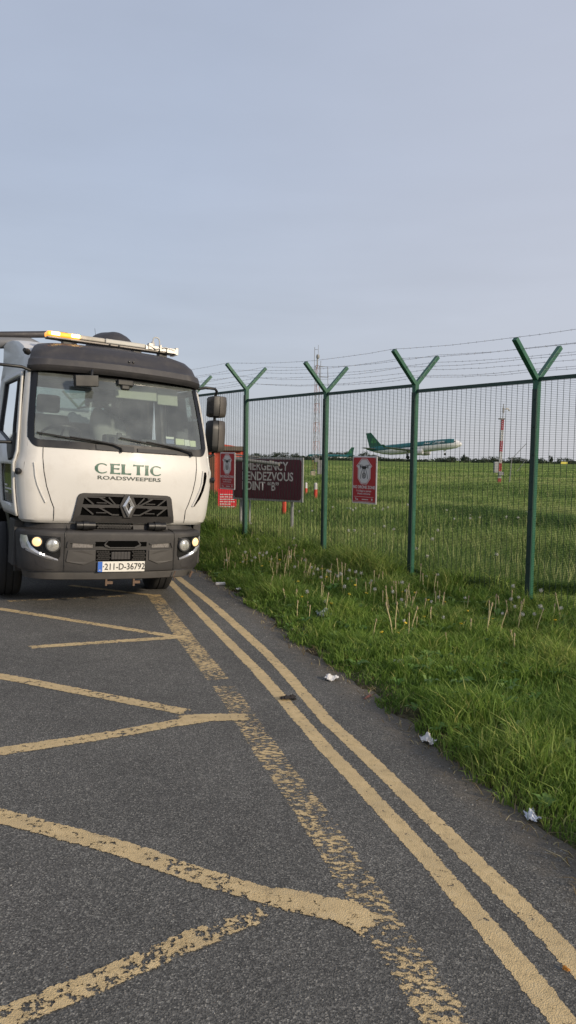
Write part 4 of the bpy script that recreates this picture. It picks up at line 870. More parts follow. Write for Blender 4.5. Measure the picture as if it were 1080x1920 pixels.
# ---------------------------------------------------------------- signs on the fence
def frame_mw(o, X, Z=UP):
    X = Vector(X).normalized(); Y = Z.cross(X).normalized(); m = Matrix((X, Y, Z)).transposed().to_4x4(); m.translation = o; return m
def drone_sign(t, zc, w, h, name_label, tilt=0.0):
    # local: x to the right as read, -y towards the reader, z up
    X = -FDv; r = empty('drone_warning_sign', label=name_label, cat='sign', mw=frame_mw(Vector(F3(t, .035, zc)), X))
    MB().box((0, 0, 0), (w, .016, h)).build('sign_panel', M_signw, r, bevel=.004)
    bw_ = .018
    MB().box((0, -.0095, 0), (w-2*bw_, .003, h-2*bw_)).build('sign_face', M_red, r)
    oc = [(-.055, .30), (.055, .30), (.125, .225), (.155, .20), (.125, .17), (.125, .03), (.055, -.05), (-.055, -.05), (-.125, .03), (-.125, .17), (-.155, .20), (-.125, .225)]
    k = h/.70
    oo = [(x*1.12*k, (z-.125)*1.08*k+.125*k) for x, z in oc]
    pm_ = MB(); pm_.extr([(x, -.012, z) for x, z in oo], (0, -.002, 0)); pic = pm_.build('pictogram_plate', M_signw, r)
    ol = MB(); ol.ring([(x*.94, -.0145, (z-.125*k)*.94+.125*k) for x, z in oo], [(x*.90, -.0145, (z-.125*k)*.90+.125*k) for x, z in oo]); ol.build('plate_outline', M_red, pic)
    dr = MB()
    def P(pts): dr.add([(x*k, -.0150, z*k) for x, z in pts], [list(range(len(pts)))])
    P([(-.045, .205), (.045, .205), (.055, .185), (.035, .16), (-.035, .16), (-.055, .185)])
    for s in (-1, 1):
        P([(s*.04, .195), (s*.095, .205), (s*.095, .192), (s*.04, .178)]); P([(s*.03, .220), (s*.13, .226), (s*.13, .217), (s*.03, .213)]); P([(s*.078, .225), (s*.090, .225), (s*.090, .165), (s*.078, .165)])
        arc = [(s*(.03+.05*math.sin(q*1.5)), .165-.15*q/1.0) for q in lin(0, 1, 8)]
        for a, b in zip(arc[:-1], arc[1:]): P([(a[0]-.005, a[1]), (a[0]+.005, a[1]), (b[0]+.005, b[1]), (b[0]-.005, b[1])])
    ring = [(.042*math.cos(q), .065+.045*math.sin(q)) for q in lin(0, 2*math.pi, 21)]; ri = [(x*.68, (z-.065)*.68+.065) for x, z in ring]
    for i in range(20): P([ring[i], ring[i+1], ri[i+1], ri[i]])
    P([(-.014, .085), (.014, .085), (.014, .045), (-.014, .045)]); P([(-.008, .16), (.008, .16), (.008, .11), (-.008, .11)])
    dr.build('pictogram', M_ink, pic)
    tm = lambda zo: (lambda u, v: (u, -.0125, zo*k+v))
    text_mesh('NO DRONE ZONE', .062*k, tm(-.108), 'lettering', M_signw, r, bold=.0015, sx=.92)
    text_mesh('It is illegal to operate', .042*k, tm(-.162), 'lettering', M_signw, r, bold=.0006, sx=.90)
    text_mesh('drones in this area', .042*k, tm(-.203), 'lettering', M_signw, r, bold=.0006, sx=.90)
    ln = MB()
    for z in (-.250, -.318): ln.box((0, -.0115, z*k), (w*.80, .002, .004))
    ln.box((0, -.0115, -.328*k), (w*.5, .002, .003)); ln.build('rule_line', M_signw, r)
    lg = MB(); lg.add([(x*k, -.0125, z*k) for x, z in [(-.19, -.27), (-.165, -.27), (-.165, -.30), (-.178, -.30), (-.178, -.28), (-.19, -.28)]], [(0, 1, 2, 3, 4, 5)]); lg.add([(x*k, -.0125, z*k) for x, z in [(-.155, -.285), (-.125, -.285), (-.125, -.30), (-.155, -.30)]], [(0, 1, 2, 3)])
    lg.add([(x*k, -.0125, z*k) for x, z in [(.165, -.268), (.195, -.268), (.195, -.292), (.18, -.305), (.165, -.292)]], [(0, 1, 2, 3, 4)]); lg.add([(x*k, -.0125, z*k) for x, z in [(-.04, -.282), (.10, -.282), (.10, -.294), (-.04, -.294)]], [(0, 1, 2, 3)])
    lg.build('emblem', M_signw, r)
    for sx in (-1, 1):
        for sz in (-1, 1): MB().lathe([(.006, 0), (.006, .004), (.003, .006)], (sx*(w/2-.03), -.011, sz*(h/2-.03)), (0, -1, 0), 8).build('bolt', M_signgrey, r)
    return r
drone_sign(2.76, 1.385, .50, .66, 'red drone warning sign hung on the mesh right of the maroon board')
drone_sign(6.42, 1.425, .50, .66, 'red drone warning sign beside the truck mirrors in front of the red hut')

# ---------------------------------------------------------------- emergency board behind the fence
e0 = Vector((-1.06, 14.3, 0)); e1 = Vector((.27, 13.5, 0)); eX = (e1-e0).normalized(); EW = (e1-e0).length
brd = empty('rendezvous_point_sign', label='maroon rendezvous point board with white lettering on grey posts behind the fence', cat='sign', mw=frame_mw((e0+e1)/2, eX))
def rrect(w, h, r, n=5):
    q = []
    for cx, cz, a0 in ((w/2-r, h/2-r, 0), (-w/2+r, h/2-r, 90), (-w/2+r, -h/2+r, 180), (w/2-r, -h/2+r, 270)):
        for k in range(n+1): a = R(a0+90*k/n); q.append((cx+r*math.cos(a), cz+r*math.sin(a)))
    return q
ZC = 1.275; EH = .81
MB().box((0, 0, ZC), (EW, .03, EH)).build('sign_panel', M_signgrey, brd, bevel=.006)
MB().extr([(x, -.016, ZC+z) for x, z in rrect(EW-.07, EH-.075, .05)], (0, -.003, 0)).build('sign_face', M_maroon, brd)
for body, z, x0 in (('EMERGENCY', .235, -.36), ('RENDEZVOUS', .045, -.36), ('POINT “B”', -.14, -.36)):
    text_mesh(body, .222, (lambda zo, xo: (lambda u, v: (xo+u, -.0205, ZC+zo+v)))(z, x0-.20), 'lettering', mat('board_lettering', (.60, .57, .57), .5), brd, bold=.0045, sx=.80, align='LEFT')
for x in (-.62, -.42, .52):
    gz = float(ground_z(*(Vector(((e0+e1)/2))+eX*x).xy)); MB().tube([(x, .05, gz-.3), (x, .05, 1.60 if x != -.42 else .90)], .028 if x != -.42 else .018, 12).build('sign_post', M_signgrey, brd, smooth=50)
# lamp arm leaning across the top of the board
lam = MB(); lam.tube([(-.80, -.30, 1.66), (.36, -.16, 1.555)], .034, 10).tube([(-.76, -.30, 1.735), (-.05, -.2, 1.68)], .014, 8); 
for k in range(5): lam.tube([(-.70+.14*k, -.30+.02*k, 1.735-.008*k), (-.66+.14*k, -.28+.02*k, 1.685-.01*k)], .007, 6)
lam.tube([(-.60, -.28, 1.67), (-.60, 0, 1.62)], .012, 6).tube([(.15, -.17, 1.61), (.15, 0, 1.60)], .012, 6)
lam.build('sign_light', mat('grey_tube', (.30, .29, .26), .5, metal=.3), brd, smooth=50)

# ---------------------------------------------------------------- red hut, notice, marker posts
hut = empty('red_hut', (-2.45, 22, .30), 'red oxide ribbed metal hut with a flat roof behind the fence', 'hut')
hb = MB(); hw = 2.1
prof = []
for k in range(26):
    x = -hw/2+hw*k/25; prof.append((x, -.035 if (k // 2) % 2 else 0))
hb.grid([[(x, y, z) for x, y in prof] for z in (-.1, 1.55)]); hb.grid([[(hw/2, 0, z), (hw/2, 2.0, z)] for z in (-.1, 1.55)]); hb.grid([[(-hw/2, 0, z), (-hw/2, 2.0, z)] for z in (-.1, 1.55)]); hb.grid([[(-hw/2, 2, z), (hw/2, 2, z)] for z in (-.1, 1.55)])
hb.build('wall', M_orange, hut)
MB().box((0, .95, 1.62), (hw+.16, 2.2, .13)).build('roof', mat('hut_roof', (.16, .13, .10), .8, var=.2), hut, bevel=.01)
MB().box((.20, -.05, .72), (.16, .05, 1.44)).build('door_frame', mat('brown_timber', (.14, .07, .04), .8, var=.2, scale=12), hut)
pl_ = MB(); pl_.extr([(.42, .35, 1.44), (1.12, .35, 1.44), (1.12, .35, 1.66), (.42, .35, 1.76)], (0, 1.2, 0)); pl_.build('lean_to', M_orange, hut)
nb = empty('notice_board', (-1.52, 18.6, .40), 'bright red notice with small white text low in the grass by the hut', 'notice board')
MB().box((0, 0, .20), (.46, .03, .56)).build('sign_panel', mat('notice_red', (.72, .035, .05), .45), nb)
tx = MB()
for k in range(6):
    wds = [random.uniform(.05, .12) for _ in range(4)]; x = -.19
    for w in wds: tx.box((x+w/2, -.017, .34-.06*k), (w*.85, .003, .026)); x += w
tx.build('notice_text', M_signw, nb); 
for x in (-.19, .19): MB().box((x, .03, -.15), (.04, .03, .6)).build('sign_post', M_signgrey, nb)
M_tube = mat('marker_red', (.62, .07, .035), .5); MKW = mat('marker_white', (.62, .60, .57), .5)
def marker(x, y, h, lab, r=.045):
    z = float(ground_z(x, y)); b = empty('marker_post', (x, y, z), lab, 'marker post', 'red and white marker posts in the meadow')
    MB().lathe([(r*.9, -.1), (r, .02), (r*.95, h*.74)], (0, 0, 0), UP, 14).build('post_body', M_tube, b, smooth=40)
    MB().lathe([(r*.96, h*.74), (r*.9, h*.93), (r*.9, h*.97), (r*.6, h)], (0, 0, 0), UP, 14).build('reflective_band', MKW, b, smooth=40)
marker(.56, 23.6, .68, 'thin red marker post with white band just right of the maroon board')
marker(.765, 20.8, .70, 'red marker post with white top below the lattice mast', .05)
marker(-.09, 17.3, .62, 'red marker post standing half hidden under the maroon board', .05)

# ---------------------------------------------------------------- lattice mast and wind mast
M_lat = mat('mast_paint', (.30, .13, .09), .6, var=.35, scale=8); M_lat2 = mat('mast_grey', (.24, .24, .24), .6, var=.2); M_latw = mat('mast_white', (.55, .53, .50), .5)
mx_, my_ = 1.72, 48.0; mz = float(ground_z(mx_, my_)); mast = empty('lattice_mast', (mx_, my_, mz), 'tall slim lattice radio mast with a square aerial frame in the meadow', 'mast')
def hw_(z): return .26-.10*min(z/7, 1)
secs = lin(0, 7.2, 13)
for si in range(len(secs)-1):
    z0, z1 = secs[si], secs[si+1]; b = MB()
    c0 = [(hw_(z0)*math.cos(q), hw_(z0)*math.sin(q), z0) for q in (.3, 2.4, 4.5)]; c1 = [(hw_(z1)*math.cos(q), hw_(z1)*math.sin(q), z1) for q in (.3, 2.4, 4.5)]
    for i in range(3):
        j = (i+1) % 3; b.tube([c0[i], c1[i]], .016, 5, False).tube([c0[i], c1[j]], .008, 4, False).tube([c1[i], c1[j]], .008, 4, False)
    b.build('mast_section', (M_lat if si % 2 else M_lat2), mast)
b = MB(); b.tube([(0, 0, 7.0), (0, 0, 7.9)], .04, 6).tube([(-.18, 0, 6.6), (-.18, 0, 8.35)], .018, 5).tube([(.05, 0, 7.6), (.05, 0, 8.5)], .012, 5).tube([(-.18, 0, 8.2), (0.05, 0, 8.2)], .012, 4).lathe([(.09, -.1), (.11, 0), (.09, .12)], (.03, 0, 7.75), UP, 8); b.build('aerial', M_lat2, mast)
b = MB(); b.tube([(.16, 0, 7.15), (.66, 0, 7.12), (.70, 0, 6.45), (.16, 0, 6.5)], .022, 5).tube([(.22, 0, 6.2), (.22, 0, 7.5)], .018, 5).tube([(.66, 0, 7.15), (.70, 0, 5.9)], .014, 4); b.build('aerial_frame', M_lat2, mast)
MB().box((-.18, -.5, .24), (.30, .3, .5)).build('junction_box', mat('cream_box', (.42, .36, .26), .6), mast, bevel=.02)
MB().box((.30, -.2, .75), (.34, .3, .9)).box((.05, -.3, 1.2), (.25, .25, .25)).build('equipment_cabinet', M_lat2, mast, bevel=.02)
wx, wy = 11.84, 42.0; wz = float(ground_z(wx, wy)); wm = empty('wind_mast', (wx, wy, wz), 'red and white banded wind mast with a small vane on top', 'mast')
M_wr = mat('wind_red', (.45, .075, .085), .5); zz = [0, .45, .85, 1.3, 1.95, 2.55, 3.15, 3.75]
for i in range(len(zz)-1):
    b = MB(); z0, z1 = zz[i], zz[i+1]; h = .062-.012*i/6
    for sx in (-1, 1):
        for sy in (-1, 1): b.tube([(sx*h+.02*z0, sy*h, z0), (sx*h+.02*z1, sy*h, z1)], .021, 4, False)
    n = 5
    for k in range(n):
        za, zb_ = z0+(z1-z0)*k/n, z0+(z1-z0)*(k+1)/n; sg = 1 if k % 2 else -1
        for sy in (-1, 1): b.tube([(-h*sg+.02*za, sy*h, za), (h*sg+.02*zb_, sy*h, zb_)], .014, 4, False)
    b.build('mast_band', M_wr if i in (0, 2, 4, 6) else M_latw, wm)
b = MB(); b.tube([(.08, 0, 3.75), (.10, 0, 4.6)], .025, 6).box((.02, 0, 3.78), (.32, .2, .07)).box((.10, 0, 4.25), (.09, .09, .28)); b.build('vane_pole', M_lat2, wm)
b = MB(); b.tube([(.10, 0, 4.3), (.42, 0, 4.32)], .014, 5).lathe([(.0, -.06), (.06, -.02), (.06, .02), (0, .06)], (.42, 0, 4.26), UP, 8).box((.30, 0, 4.34), (.16, .02, .10)); b.build('wind_vane', M_latw, wm)
MB().box((-.22, -.1, 1.08), (.24, .2, .62)).build('instrument_box', M_signgrey, wm, bevel=.02)
MB().box((.06, -.12, .72), (.26, .15, .18)).build('control_box', M_lat2, wm)
MB().tube([(13.6, 46, float(ground_z(13.6, 46))), (13.7, 46, 1.9)], .03, 5).tube([(13.7, 46, 1.8), (14.55, 46, 2.75)], .018, 4).tube([(14.05, 46, 1.05), (14.55, 46, 1.75)], .018, 4).build('leaning_pole', M_lat2)
tag(bpy.data.objects['leaning_pole'], 'thin grey leaning stay pole close to the nearest fence post', 'pole')
ym = empty('yellow_marker_board', (92, 250, float(ground_z(92, 250))), 'small yellow board low on the far grass at the right', 'marker board')
MB().box((0, 0, 1.0), (2.2, .2, .7)).build('board', mat('yellow_board', (.72, .62, .10), .5), ym)
for x in (-.8, .8): MB().box((x, .1, .3), (.1, .1, 1.4)).build('leg', M_lat2, ym)

# ================================================================ airliners
def split_mat(name, top, bot, tail, z=.15):
    m, t, o = new_mat(name); tc = N(t, 'ShaderNodeTexCoord'); s = N(t, 'ShaderNodeSeparateXYZ'); L(t, tc.outputs['Object'], s.inputs[0])
    # green crown above a line that drops to the tail
    k = N(t, 'ShaderNodeMath', operation='MULTIPLY_ADD'); L(t, s.outputs[0], k.inputs[0]); k.inputs[1].default_value = .0; L(t, s.outputs[2], k.inputs[2])
    mr = N(t, 'ShaderNodeMapRange', i_1=z-.05, i_2=z+.05); L(t, k.outputs[0], mr.inputs[0])
    ng = N(t, 'ShaderNodeMapRange', i_1=16.1, i_2=16.3, i_3=1.0, i_4=0.0); L(t, s.outputs[0], ng.inputs[0])
    mm_ = N(t, 'ShaderNodeMath', operation='MULTIPLY'); L(t, mr.outputs[0], mm_.inputs[0]); L(t, ng.outputs[0], mm_.inputs[1])
    x = N(t, 'ShaderNodeMix', data_type='RGBA'); L(t, mm_.outputs[0], x.inputs['Factor']); x.inputs['A'].default_value = (*bot, 1); x.inputs['B'].default_value = (*top, 1)
    p = N(t, 'ShaderNodeBsdfPrincipled', i_Roughness=.3); L(t, x.outputs['Result'], p.inputs['Base Color']); L(t, p.outputs[0], o.inputs[0]); return m
TEAL = (.012, .105, .112); M_fus = split_mat('airliner_paint', TEAL, (.72, .71, .72), TEAL, .20); M_fin = mat('fin_green', (.015, .085, .055), .4, var=.15, scale=.5); M_wing = mat('wing_grey', (.20, .21, .24), .45); M_eng = mat('engine_grey', (.50, .50, .52), .35); M_clover = mat('clover_green', (.04, .17, .06), .5)
def foil(mb, r0, r1, c0, c1, th0, th1, n=8):
    """tapered aerofoil between two leading-edge points; chord runs to -x"""
    def sec(p, c, th):
        up = []; 
        for k in range(n+1): x = k/n; y = 5*th*(.2969*math.sqrt(x)-.126*x-.3516*x*x+.2843*x**3-.1015*x**4); up.append((x, y))
        return p, c, up
    A_, B_ = [], []
    d = (Vector(r1)-Vector(r0)).normalized(); nrm = d.cross(Vector((1, 0, 0))).normalized()
    for (p, c, th), dst in (((r0, c0, th0), A_), ((r1, c1, th1), B_)):
        _, _, up = sec(p, c, th)
        for x, y in up: dst.append(Vector(p)+Vector((-x*c, 0, 0))+nrm*y*c)
        for x, y in up[::-1][1:-1]: dst.append(Vector(p)+Vector((-x*c, 0, 0))-nrm*y*c)
    m_ = len(A_); mb.add(A_+B_, [(i, (i+1) % m_, m_+(i+1) % m_, m_+i) for i in range(m_)]+[list(range(m_))[::-1], list(range(m_, 2*m_))])
def airliner(label, mw, gear, title):
    a = empty('airliner', label=label, cat='aeroplane', group='green and white airliners beyond the fence', mw=mw)
    st = [(18.8, .05, -.45), (18.5, .55, -.42), (17.9, 1.0, -.34), (17.0, 1.42, -.20), (15.8, 1.76, -.06), (14.2, 1.95, 0), (12, 1.98, 0), (0, 1.98, 0), (-6, 1.98, 0), (-9, 1.90, .08), (-12, 1.62, .35), (-15, 1.12, .80), (-17.4, .58, 1.18), (-18.6, .22, 1.35)]
    fm = MB(); fm.grid([[(x, r*math.cos(q), zc+r*1.04*math.sin(q)) for q in lin(0, 2*math.pi, 33)] for x, r, zc in st]); fus = fm.build('fuselage', M_fus, a, smooth=50)
    wn = MB()
    for s in (-1, 1):
        for k in range(38): x = 13.2-k*.66; wn.box((x, s*1.925, .62), (.26, .06, .36)) if abs(x) > .01 else None
        wn.box((16.4, s*1.42, .62), (.7, .25, .4))
    wn.build('cabin_windows', mat('cabin_glass', (.03, .05, .06), .2), fus)
    for s in (-1, 1):
        w = MB(); foil(w, (4.6, s*1.2, -1.1), (-.3, s*6.5, -.62), 6.4, 3.9, .13, .12); foil(w, (-.3, s*6.5, -.62), (-5.4, s*16.6, .55), 3.9, 1.5, .12, .10); wo = w.build('wing', M_wing, a, smooth=40)
        w2 = MB(); foil(w2, (-5.6, s*16.55, .5), (-6.4, s*16.8, 1.6), 1.3, .7, .08, .08); w2.build('winglet', M_fin, wo)
        h = MB(); foil(h, (-14.0, s*.6, 1.1), (-17.3, s*6.2, 1.7), 3.4, 1.4, .1, .1); h.build('tailplane', M_wing, a, smooth=40)
        e_ = MB(); e_.lathe([(.85, 2.3), (1.08, 2.5), (1.2, 2.0), (1.22, .8), (1.05, -.6), (.75, -1.5), (.5, -1.6), (.35, -2.2), (.0, -2.5)], (2.6, s*5.75, -2.05), (1, 0, 0), 22); e_.lathe([(.85, 2.3), (.85, 1.6), (0, 1.6)], (2.6, s*5.75, -2.05), (1, 0, 0), 22); eo = e_.build('engine', M_eng, a, smooth=40)
        MB().extr([(4.0, s*5.75-.12, -1.0), (-1.0, s*5.75-.12, -1.0), (1.0, s*5.75-.12, -.55), (2.0, s*5.75-.12, -.6)], (0, .24, 0)).build('pylon', M_wing, eo)
        if gear:
            g_ = MB(); g_.tube([(-1.3, s*3.6, -1.2), (-1.3, s*3.75, -3.5)], .17, 8).tube([(-1.3, s*3.7, -2.6), (-1.3, s*2.2, -1.4)], .09, 6).box((-1.3, s*3.95, -2.3), (1.0, .06, 1.3)); go = g_.build('main_gear', M_wing, a)
            for y in (3.3, 4.2): MB().lathe([(.2, -.2), (.55, -.2), (.62, -.1), (.62, .1), (.55, .2), (.2, .2)], (-1.3, s*y, -3.55), (0, 1, 0), 18).build('wheel', M_rubber, go, smooth=40)
    if gear:
        g_ = MB(); g_.tube([(11.9, 0, -1.7), (12.1, 0, -3.6)], .13, 8).box((12.1, 0, -2.15), (.9, .6, .6)); go = g_.build('nose_gear', mat('gear_white', (.75, .75, .75), .4), a)
        MB().lathe([(.0, 0), (.10, .0), (.0, .05)], (12.3, 0, -2.3), (1, -.3, 0), 8).build('landing_lamp', mat('landing_light', (1, 1, .97), .3, emit=6), go)
        for y in (-.28, .28): MB().lathe([(.1, -.12), (.36, -.12), (.4, 0), (.36, .12), (.1, .12)], (12.1, y, -3.65), (0, 1, 0), 16).build('wheel', M_rubber, go, smooth=40)
    fn = MB(); fin = [(-10.6, 1.75), (-11.6, 2.05), (-12.6, 2.6), (-16.2, 7.55), (-18.3, 7.55), (-17.2, 1.3)]
    fn.extr([(x, -.16, z) for x, z in fin], (0, .32, 0)); fo = fn.build('tail_fin', M_fin, a, bevel=.06)
    for s in (-1, 1):
        cl = MB(); cx, cz = -15.4, 4.2
        for q in (90, 210, 330):
            lx, lz = cx+.62*math.cos(R(q)), cz+.62*math.sin(R(q))
            cl.add([(lx+.52*math.cos(R(w)), s*.19, lz+.52*math.sin(R(w))) for w in range(0, 360, 24)], [list(range(15))])
        cl.add([(cx-.05, s*.19, cz), (cx+.1, s*.19, cz), (cx-.25, s*.19, cz-1.5), (cx-.4, s*.19, cz-1.45)], [(0, 1, 2, 3)]); cl.build('clover_emblem', M_clover, fo)
        text_mesh('Aer Lingus', 1.25, lambda u, v: (8.6-s*u if s > 0 else 8.6+u, s*(math.sqrt(max(.1, 1.98**2-min(1.9, (1.18+v)/1.04)**2))+.03), 1.18+v), 'lettering', M_signw, fus, sx=1.5, shear=.2)
    return a
def plane_mw(loc, yaw, pitch, roll=0):
    return Matrix.Translation(loc) @ Matrix.Rotation(yaw, 4, 'Z') @ Matrix.Rotation(-pitch, 4, 'Y') @ Matrix.Rotation(roll, 4, 'X')
airliner('green and white airliner lifting off, nose up with its wheels down', plane_mw((47.6, 288, 6.15), R(-24), R(6.2), R(0)), True, True)
airliner('green and white airliner low on the far grass pointing left, tail at right', plane_mw((30.5, 560, 2.5), R(178), 0), False, True)

# ================================================================ trees and buildings on the horizon
def leaf_mat(name, c0, c1): return blade_mat(name, c0, tuple((a+b)/2 for a, b in zip(c0, c1)), c1)
M_leaf = leaf_mat('far_leaves', (.035, .048, .030), (.075, .095, .055)); M_bark = mat('bark', (.09, .07, .05), .9, var=.3)
def leaf_cloud(C0, rad, n, size, rg):
    """n leaf quads spread through a set of ellipsoid lobes"""
    C0 = np.array(C0); rad = np.array(rad); k = rg.integers(0, len(C0), n); d = rg.normal(size=(n, 3)); d /= np.linalg.norm(d, axis=1)[:, None]
    p = C0[k]+d*rad[k]*(rg.random(n)**.4)[:, None]; a = rg.normal(size=(n, 3)); a /= np.linalg.norm(a, axis=1)[:, None]; b = np.cross(a, rg.normal(size=(n, 3))); b /= np.linalg.norm(b, axis=1)[:, None]
    s = size*(.6+.8*rg.random(n))[:, None]
    V = np.stack([p-a*s, p-b*s*.6, p+a*s, p+b*s*.6], 1).reshape(-1, 3); F = np.arange(n*4).reshape(n, 4); return V, F, np.repeat(rg.random(n), 4)
def tree(x, y, h, w, lab, grp, n=500, z=None, leaf=None, size=None, cat='tree'):
    rg = np.random.default_rng(int(abs(x*13+y*7))); z = -.4 if z is None else z; r = empty('tree', (x, y, z), lab, cat, grp)
    tb = MB(); tb.tube([(0, 0, -.3), (.05*h*.2, 0, h*.25), (0, 0, h*.55), (.03*h, 0, h*.8)], [h*.035, h*.028, h*.018, h*.008], 7)
    lobes = []; rad = []
    for k in range(9):
        q = rg.random()*6.28; rr = rg.random()**.5*w*.36; zz_ = h*(.38+.42*rg.random()); lobes.append((rr*math.cos(q), rr*math.sin(q), zz_)); rad.append(np.array((w*.22, w*.22, h*.16))*(.7+.6*rg.random()))
        tb.tube([(0, 0, h*(.2+.3*rg.random())), (lobes[-1][0]*.6, lobes[-1][1]*.6, zz_*.85), lobes[-1]], [h*.014, h*.009, h*.004], 5)
    tb.build('trunk', M_bark, r); V, F, t_ = leaf_cloud(lobes, rad, n, size or h*.05, rg)
    c = np_mesh('crown', V, F, leaf or M_leaf, {'tint': t_}, smooth=False); c.parent = r
    return r
rg = np.random.default_rng(5)
lobes = []; rad = []
for k in range(520):
    x = rg.uniform(-170, 300); h = 1.5+2.3*vnoise(x, 3.0, .06)+rg.random()*1.0; lobes.append((x, 455+rg.uniform(-6, 6), -.4+h*.45)); rad.append((2.6, 2.0, h*.55))
V, F, t_ = leaf_cloud(lobes, rad, 26000, .55, rg); tag(np_mesh('treeline', V, F, M_leaf, {'tint': t_}, smooth=False), 'dark hedge and scrub along the far edge of the airfield', 'trees', kind='stuff')
for i, (px, dd, h, w) in enumerate([(845, 440, 4.6, 6), (868, 446, 5.2, 6), (872, 452, 4.6, 5), (915, 440, 5.2, 9), (930, 446, 5.0, 8), (955, 444, 4.8, 9), (975, 452, 4.8, 8), (1050, 440, 4.9, 8), (1066, 446, 4.6, 7), (1030, 450, 6.0, 3), (868, 439, 6.2, 2.6)]):
    tree((px-540)/1400*dd, dd, h, w, 'small dark tree on the horizon right of the airliner', 'trees on the far horizon')
for px, dd, h, w in [(470, 420, 4.6, 8), (482, 425, 5.0, 7), (498, 430, 4.3, 6), (516, 420, 5.3, 7), (530, 424, 5.8, 8), (546, 420, 4.9, 6), (556, 425, 5.2, 5)]:
    tree((px-540)/1400*dd, dd, h, w, 'dark tree on the horizon above the maroon board', 'trees above the board')
for px, dd, h, w in [(622, 590, 8.0, 10), (640, 590, 8.4, 14), (652, 595, 8.0, 10), (680, 600, 8.2, 12), (694, 600, 7, 10), (700, 640, 6, 12)]:
    tree((px-540)/1400*dd, dd, h, w, 'grey green tree behind the parked airliner', 'trees behind the parked airliner')
lobes = []; rad = []
for k in range(150):
    q = k/149; lobes.append((-13-26*q+rg.uniform(-1, 1), 9+44*q+rg.uniform(-1, 1), 1.5+rg.random()*1.6)); rad.append((1.3, 1.3, 1.5+rg.random()))
V, F, t_ = leaf_cloud(lobes, rad, 22000, .16, rg); tag(np_mesh('hedge', V, F, leaf_mat('hedge_leaves', (.03, .03, .012), (.10, .085, .035)), {'tint': t_}, smooth=False), 'tall brown green hedge across the road, left of the truck', 'hedge')
# tall bare trees across the road to the left, mirrored in the cab door
for x, y, h in ((-17, 17, 6.5), (-21, 27, 8), (-27, 33, 7.5)):
    tree(x, y, h, h*.6, 'brown spring tree across the road, left of the truck', 'trees across the road', n=1500, z=0, leaf=leaf_mat('spring_leaves', (.06, .05, .02), (.14, .11, .04)), size=.12)
bl_ = empty('terminal_shed', (48, 660, -.4), 'long low pale shed on the horizon behind the airliners', 'building')
MB().box((0, 0, 1.8), (26, 10, 3.6)).build('wall', mat('shed_wall', (.55, .53, .52), .7), bl_); MB().box((0, 0, 3.75), (27, 11, .35)).build('roof', M_lat2, bl_); MB().box((-3, -5.03, 1.5), (6, .08, 3)).build('door', M_lat2, bl_)

# ================================================================ grass
def blades(name, x, y, hgt, wid, tint, m, lean=.45, label=None, seed=1):
    rg = np.random.default_rng(seed); n = len(x); z = np.maximum(ground_z(x, y)-.01, np.where((x < edge_x(y)+.02), road_z(x, y)-.004, -9))
    q = rg.random(n)*6.283; w = wid*(.7+.6*rg.random(n)); cx, cy = np.cos(q)*w, np.sin(q)*w
    lq = rg.random(n)*6.283; la = hgt*lean*(.25+rg.random(n)); lx = np.cos(lq)*la-.03*hgt; ly = np.sin(lq)*la*.8
    b = np.stack([x, y, z], -1)
    V = np.empty((n, 5, 3)); s = np.stack([cx, cy, 0*cx], -1)
    mid = b+np.stack([lx*.30, ly*.30, hgt*.58], -1); tip = b+np.stack([lx, ly, hgt*(1-.22*np.minimum(1, la/hgt))], -1)
    V[:, 0] = b-s; V[:, 1] = b+s; V[:, 2] = mid-s*.8; V[:, 3] = mid+s*.8; V[:, 4] = tip
    i = np.arange(n)[:, None]*5
    F4 = i+np.array([[0, 1, 3, 2]]); F3_ = i+np.array([[2, 3, 4]])
    o = np_mesh(name, V.reshape(-1, 3), F4, m, {'tint': np.repeat(np.clip(tint, 0, 1), 5)}, smooth=False, F3=F3_)
    return tag(o, label, 'grass', kind='stuff')
M_verge = blade_mat('verge_blades', (.052, .116, .018), (.165, .262, .042), (.44, .45, .14))
M_field = blade_mat('meadow_blades', (.080, .145, .034), (.205, .295, .076), (.42, .44, .18))
rg = np.random.default_rng(21)
# verge
n = 800000; y = .5+(rg.random(n)**1.5)*18; x = rg.uniform(-7, 6, n)
de = (x-edge_x(y))*.93; d = fence_d(x, y); r = np.hypot(x, y)
dens = np.clip(1.25*(4.2/np.maximum(r, 3.2))**.55, 0, 1)
rag = (vnoise(x, y, 4)-.5)*.16+(vnoise(x, y, 13)-.5)*.10
keep = (de+rag > .0) & (d < .35) & (x < .50*y+1.9) & (x > -.40*y) & (rg.random(n) < dens) & ((vnoise(x+5, y, 6) > .16) | (de > .5))
x, y, de, d, r = [k[keep] for k in (x, y, de, d, r)]
cl = vnoise(x, y, 1.7); cl2 = vnoise(x+7, y+2, 6)
h = (.058+.092*np.clip((de+.05)/.45, 0, 1))*(.50+.62*cl+.42*cl2)*(.6+.75*rg.random(len(x))); h *= np.where(d > -.5, 1.25, 1)
tall = vnoise(x*1.3+31, y*1.3, 2.3); h *= np.where(tall > .66, 1.45, np.where(tall < .30, .62, 1.0))
tint = .12+.10*(tall-.5)+.50*cl*.7+.33*rg.random(len(x))+.55*(rg.random(len(x)) > .95)+.10*np.clip(de-.8, 0, 1)
blades('verge_grass', x, y, h, .0021+.00042*r, tint, M_verge, .75, 'lush green grass of the road verge below the fence', 3)
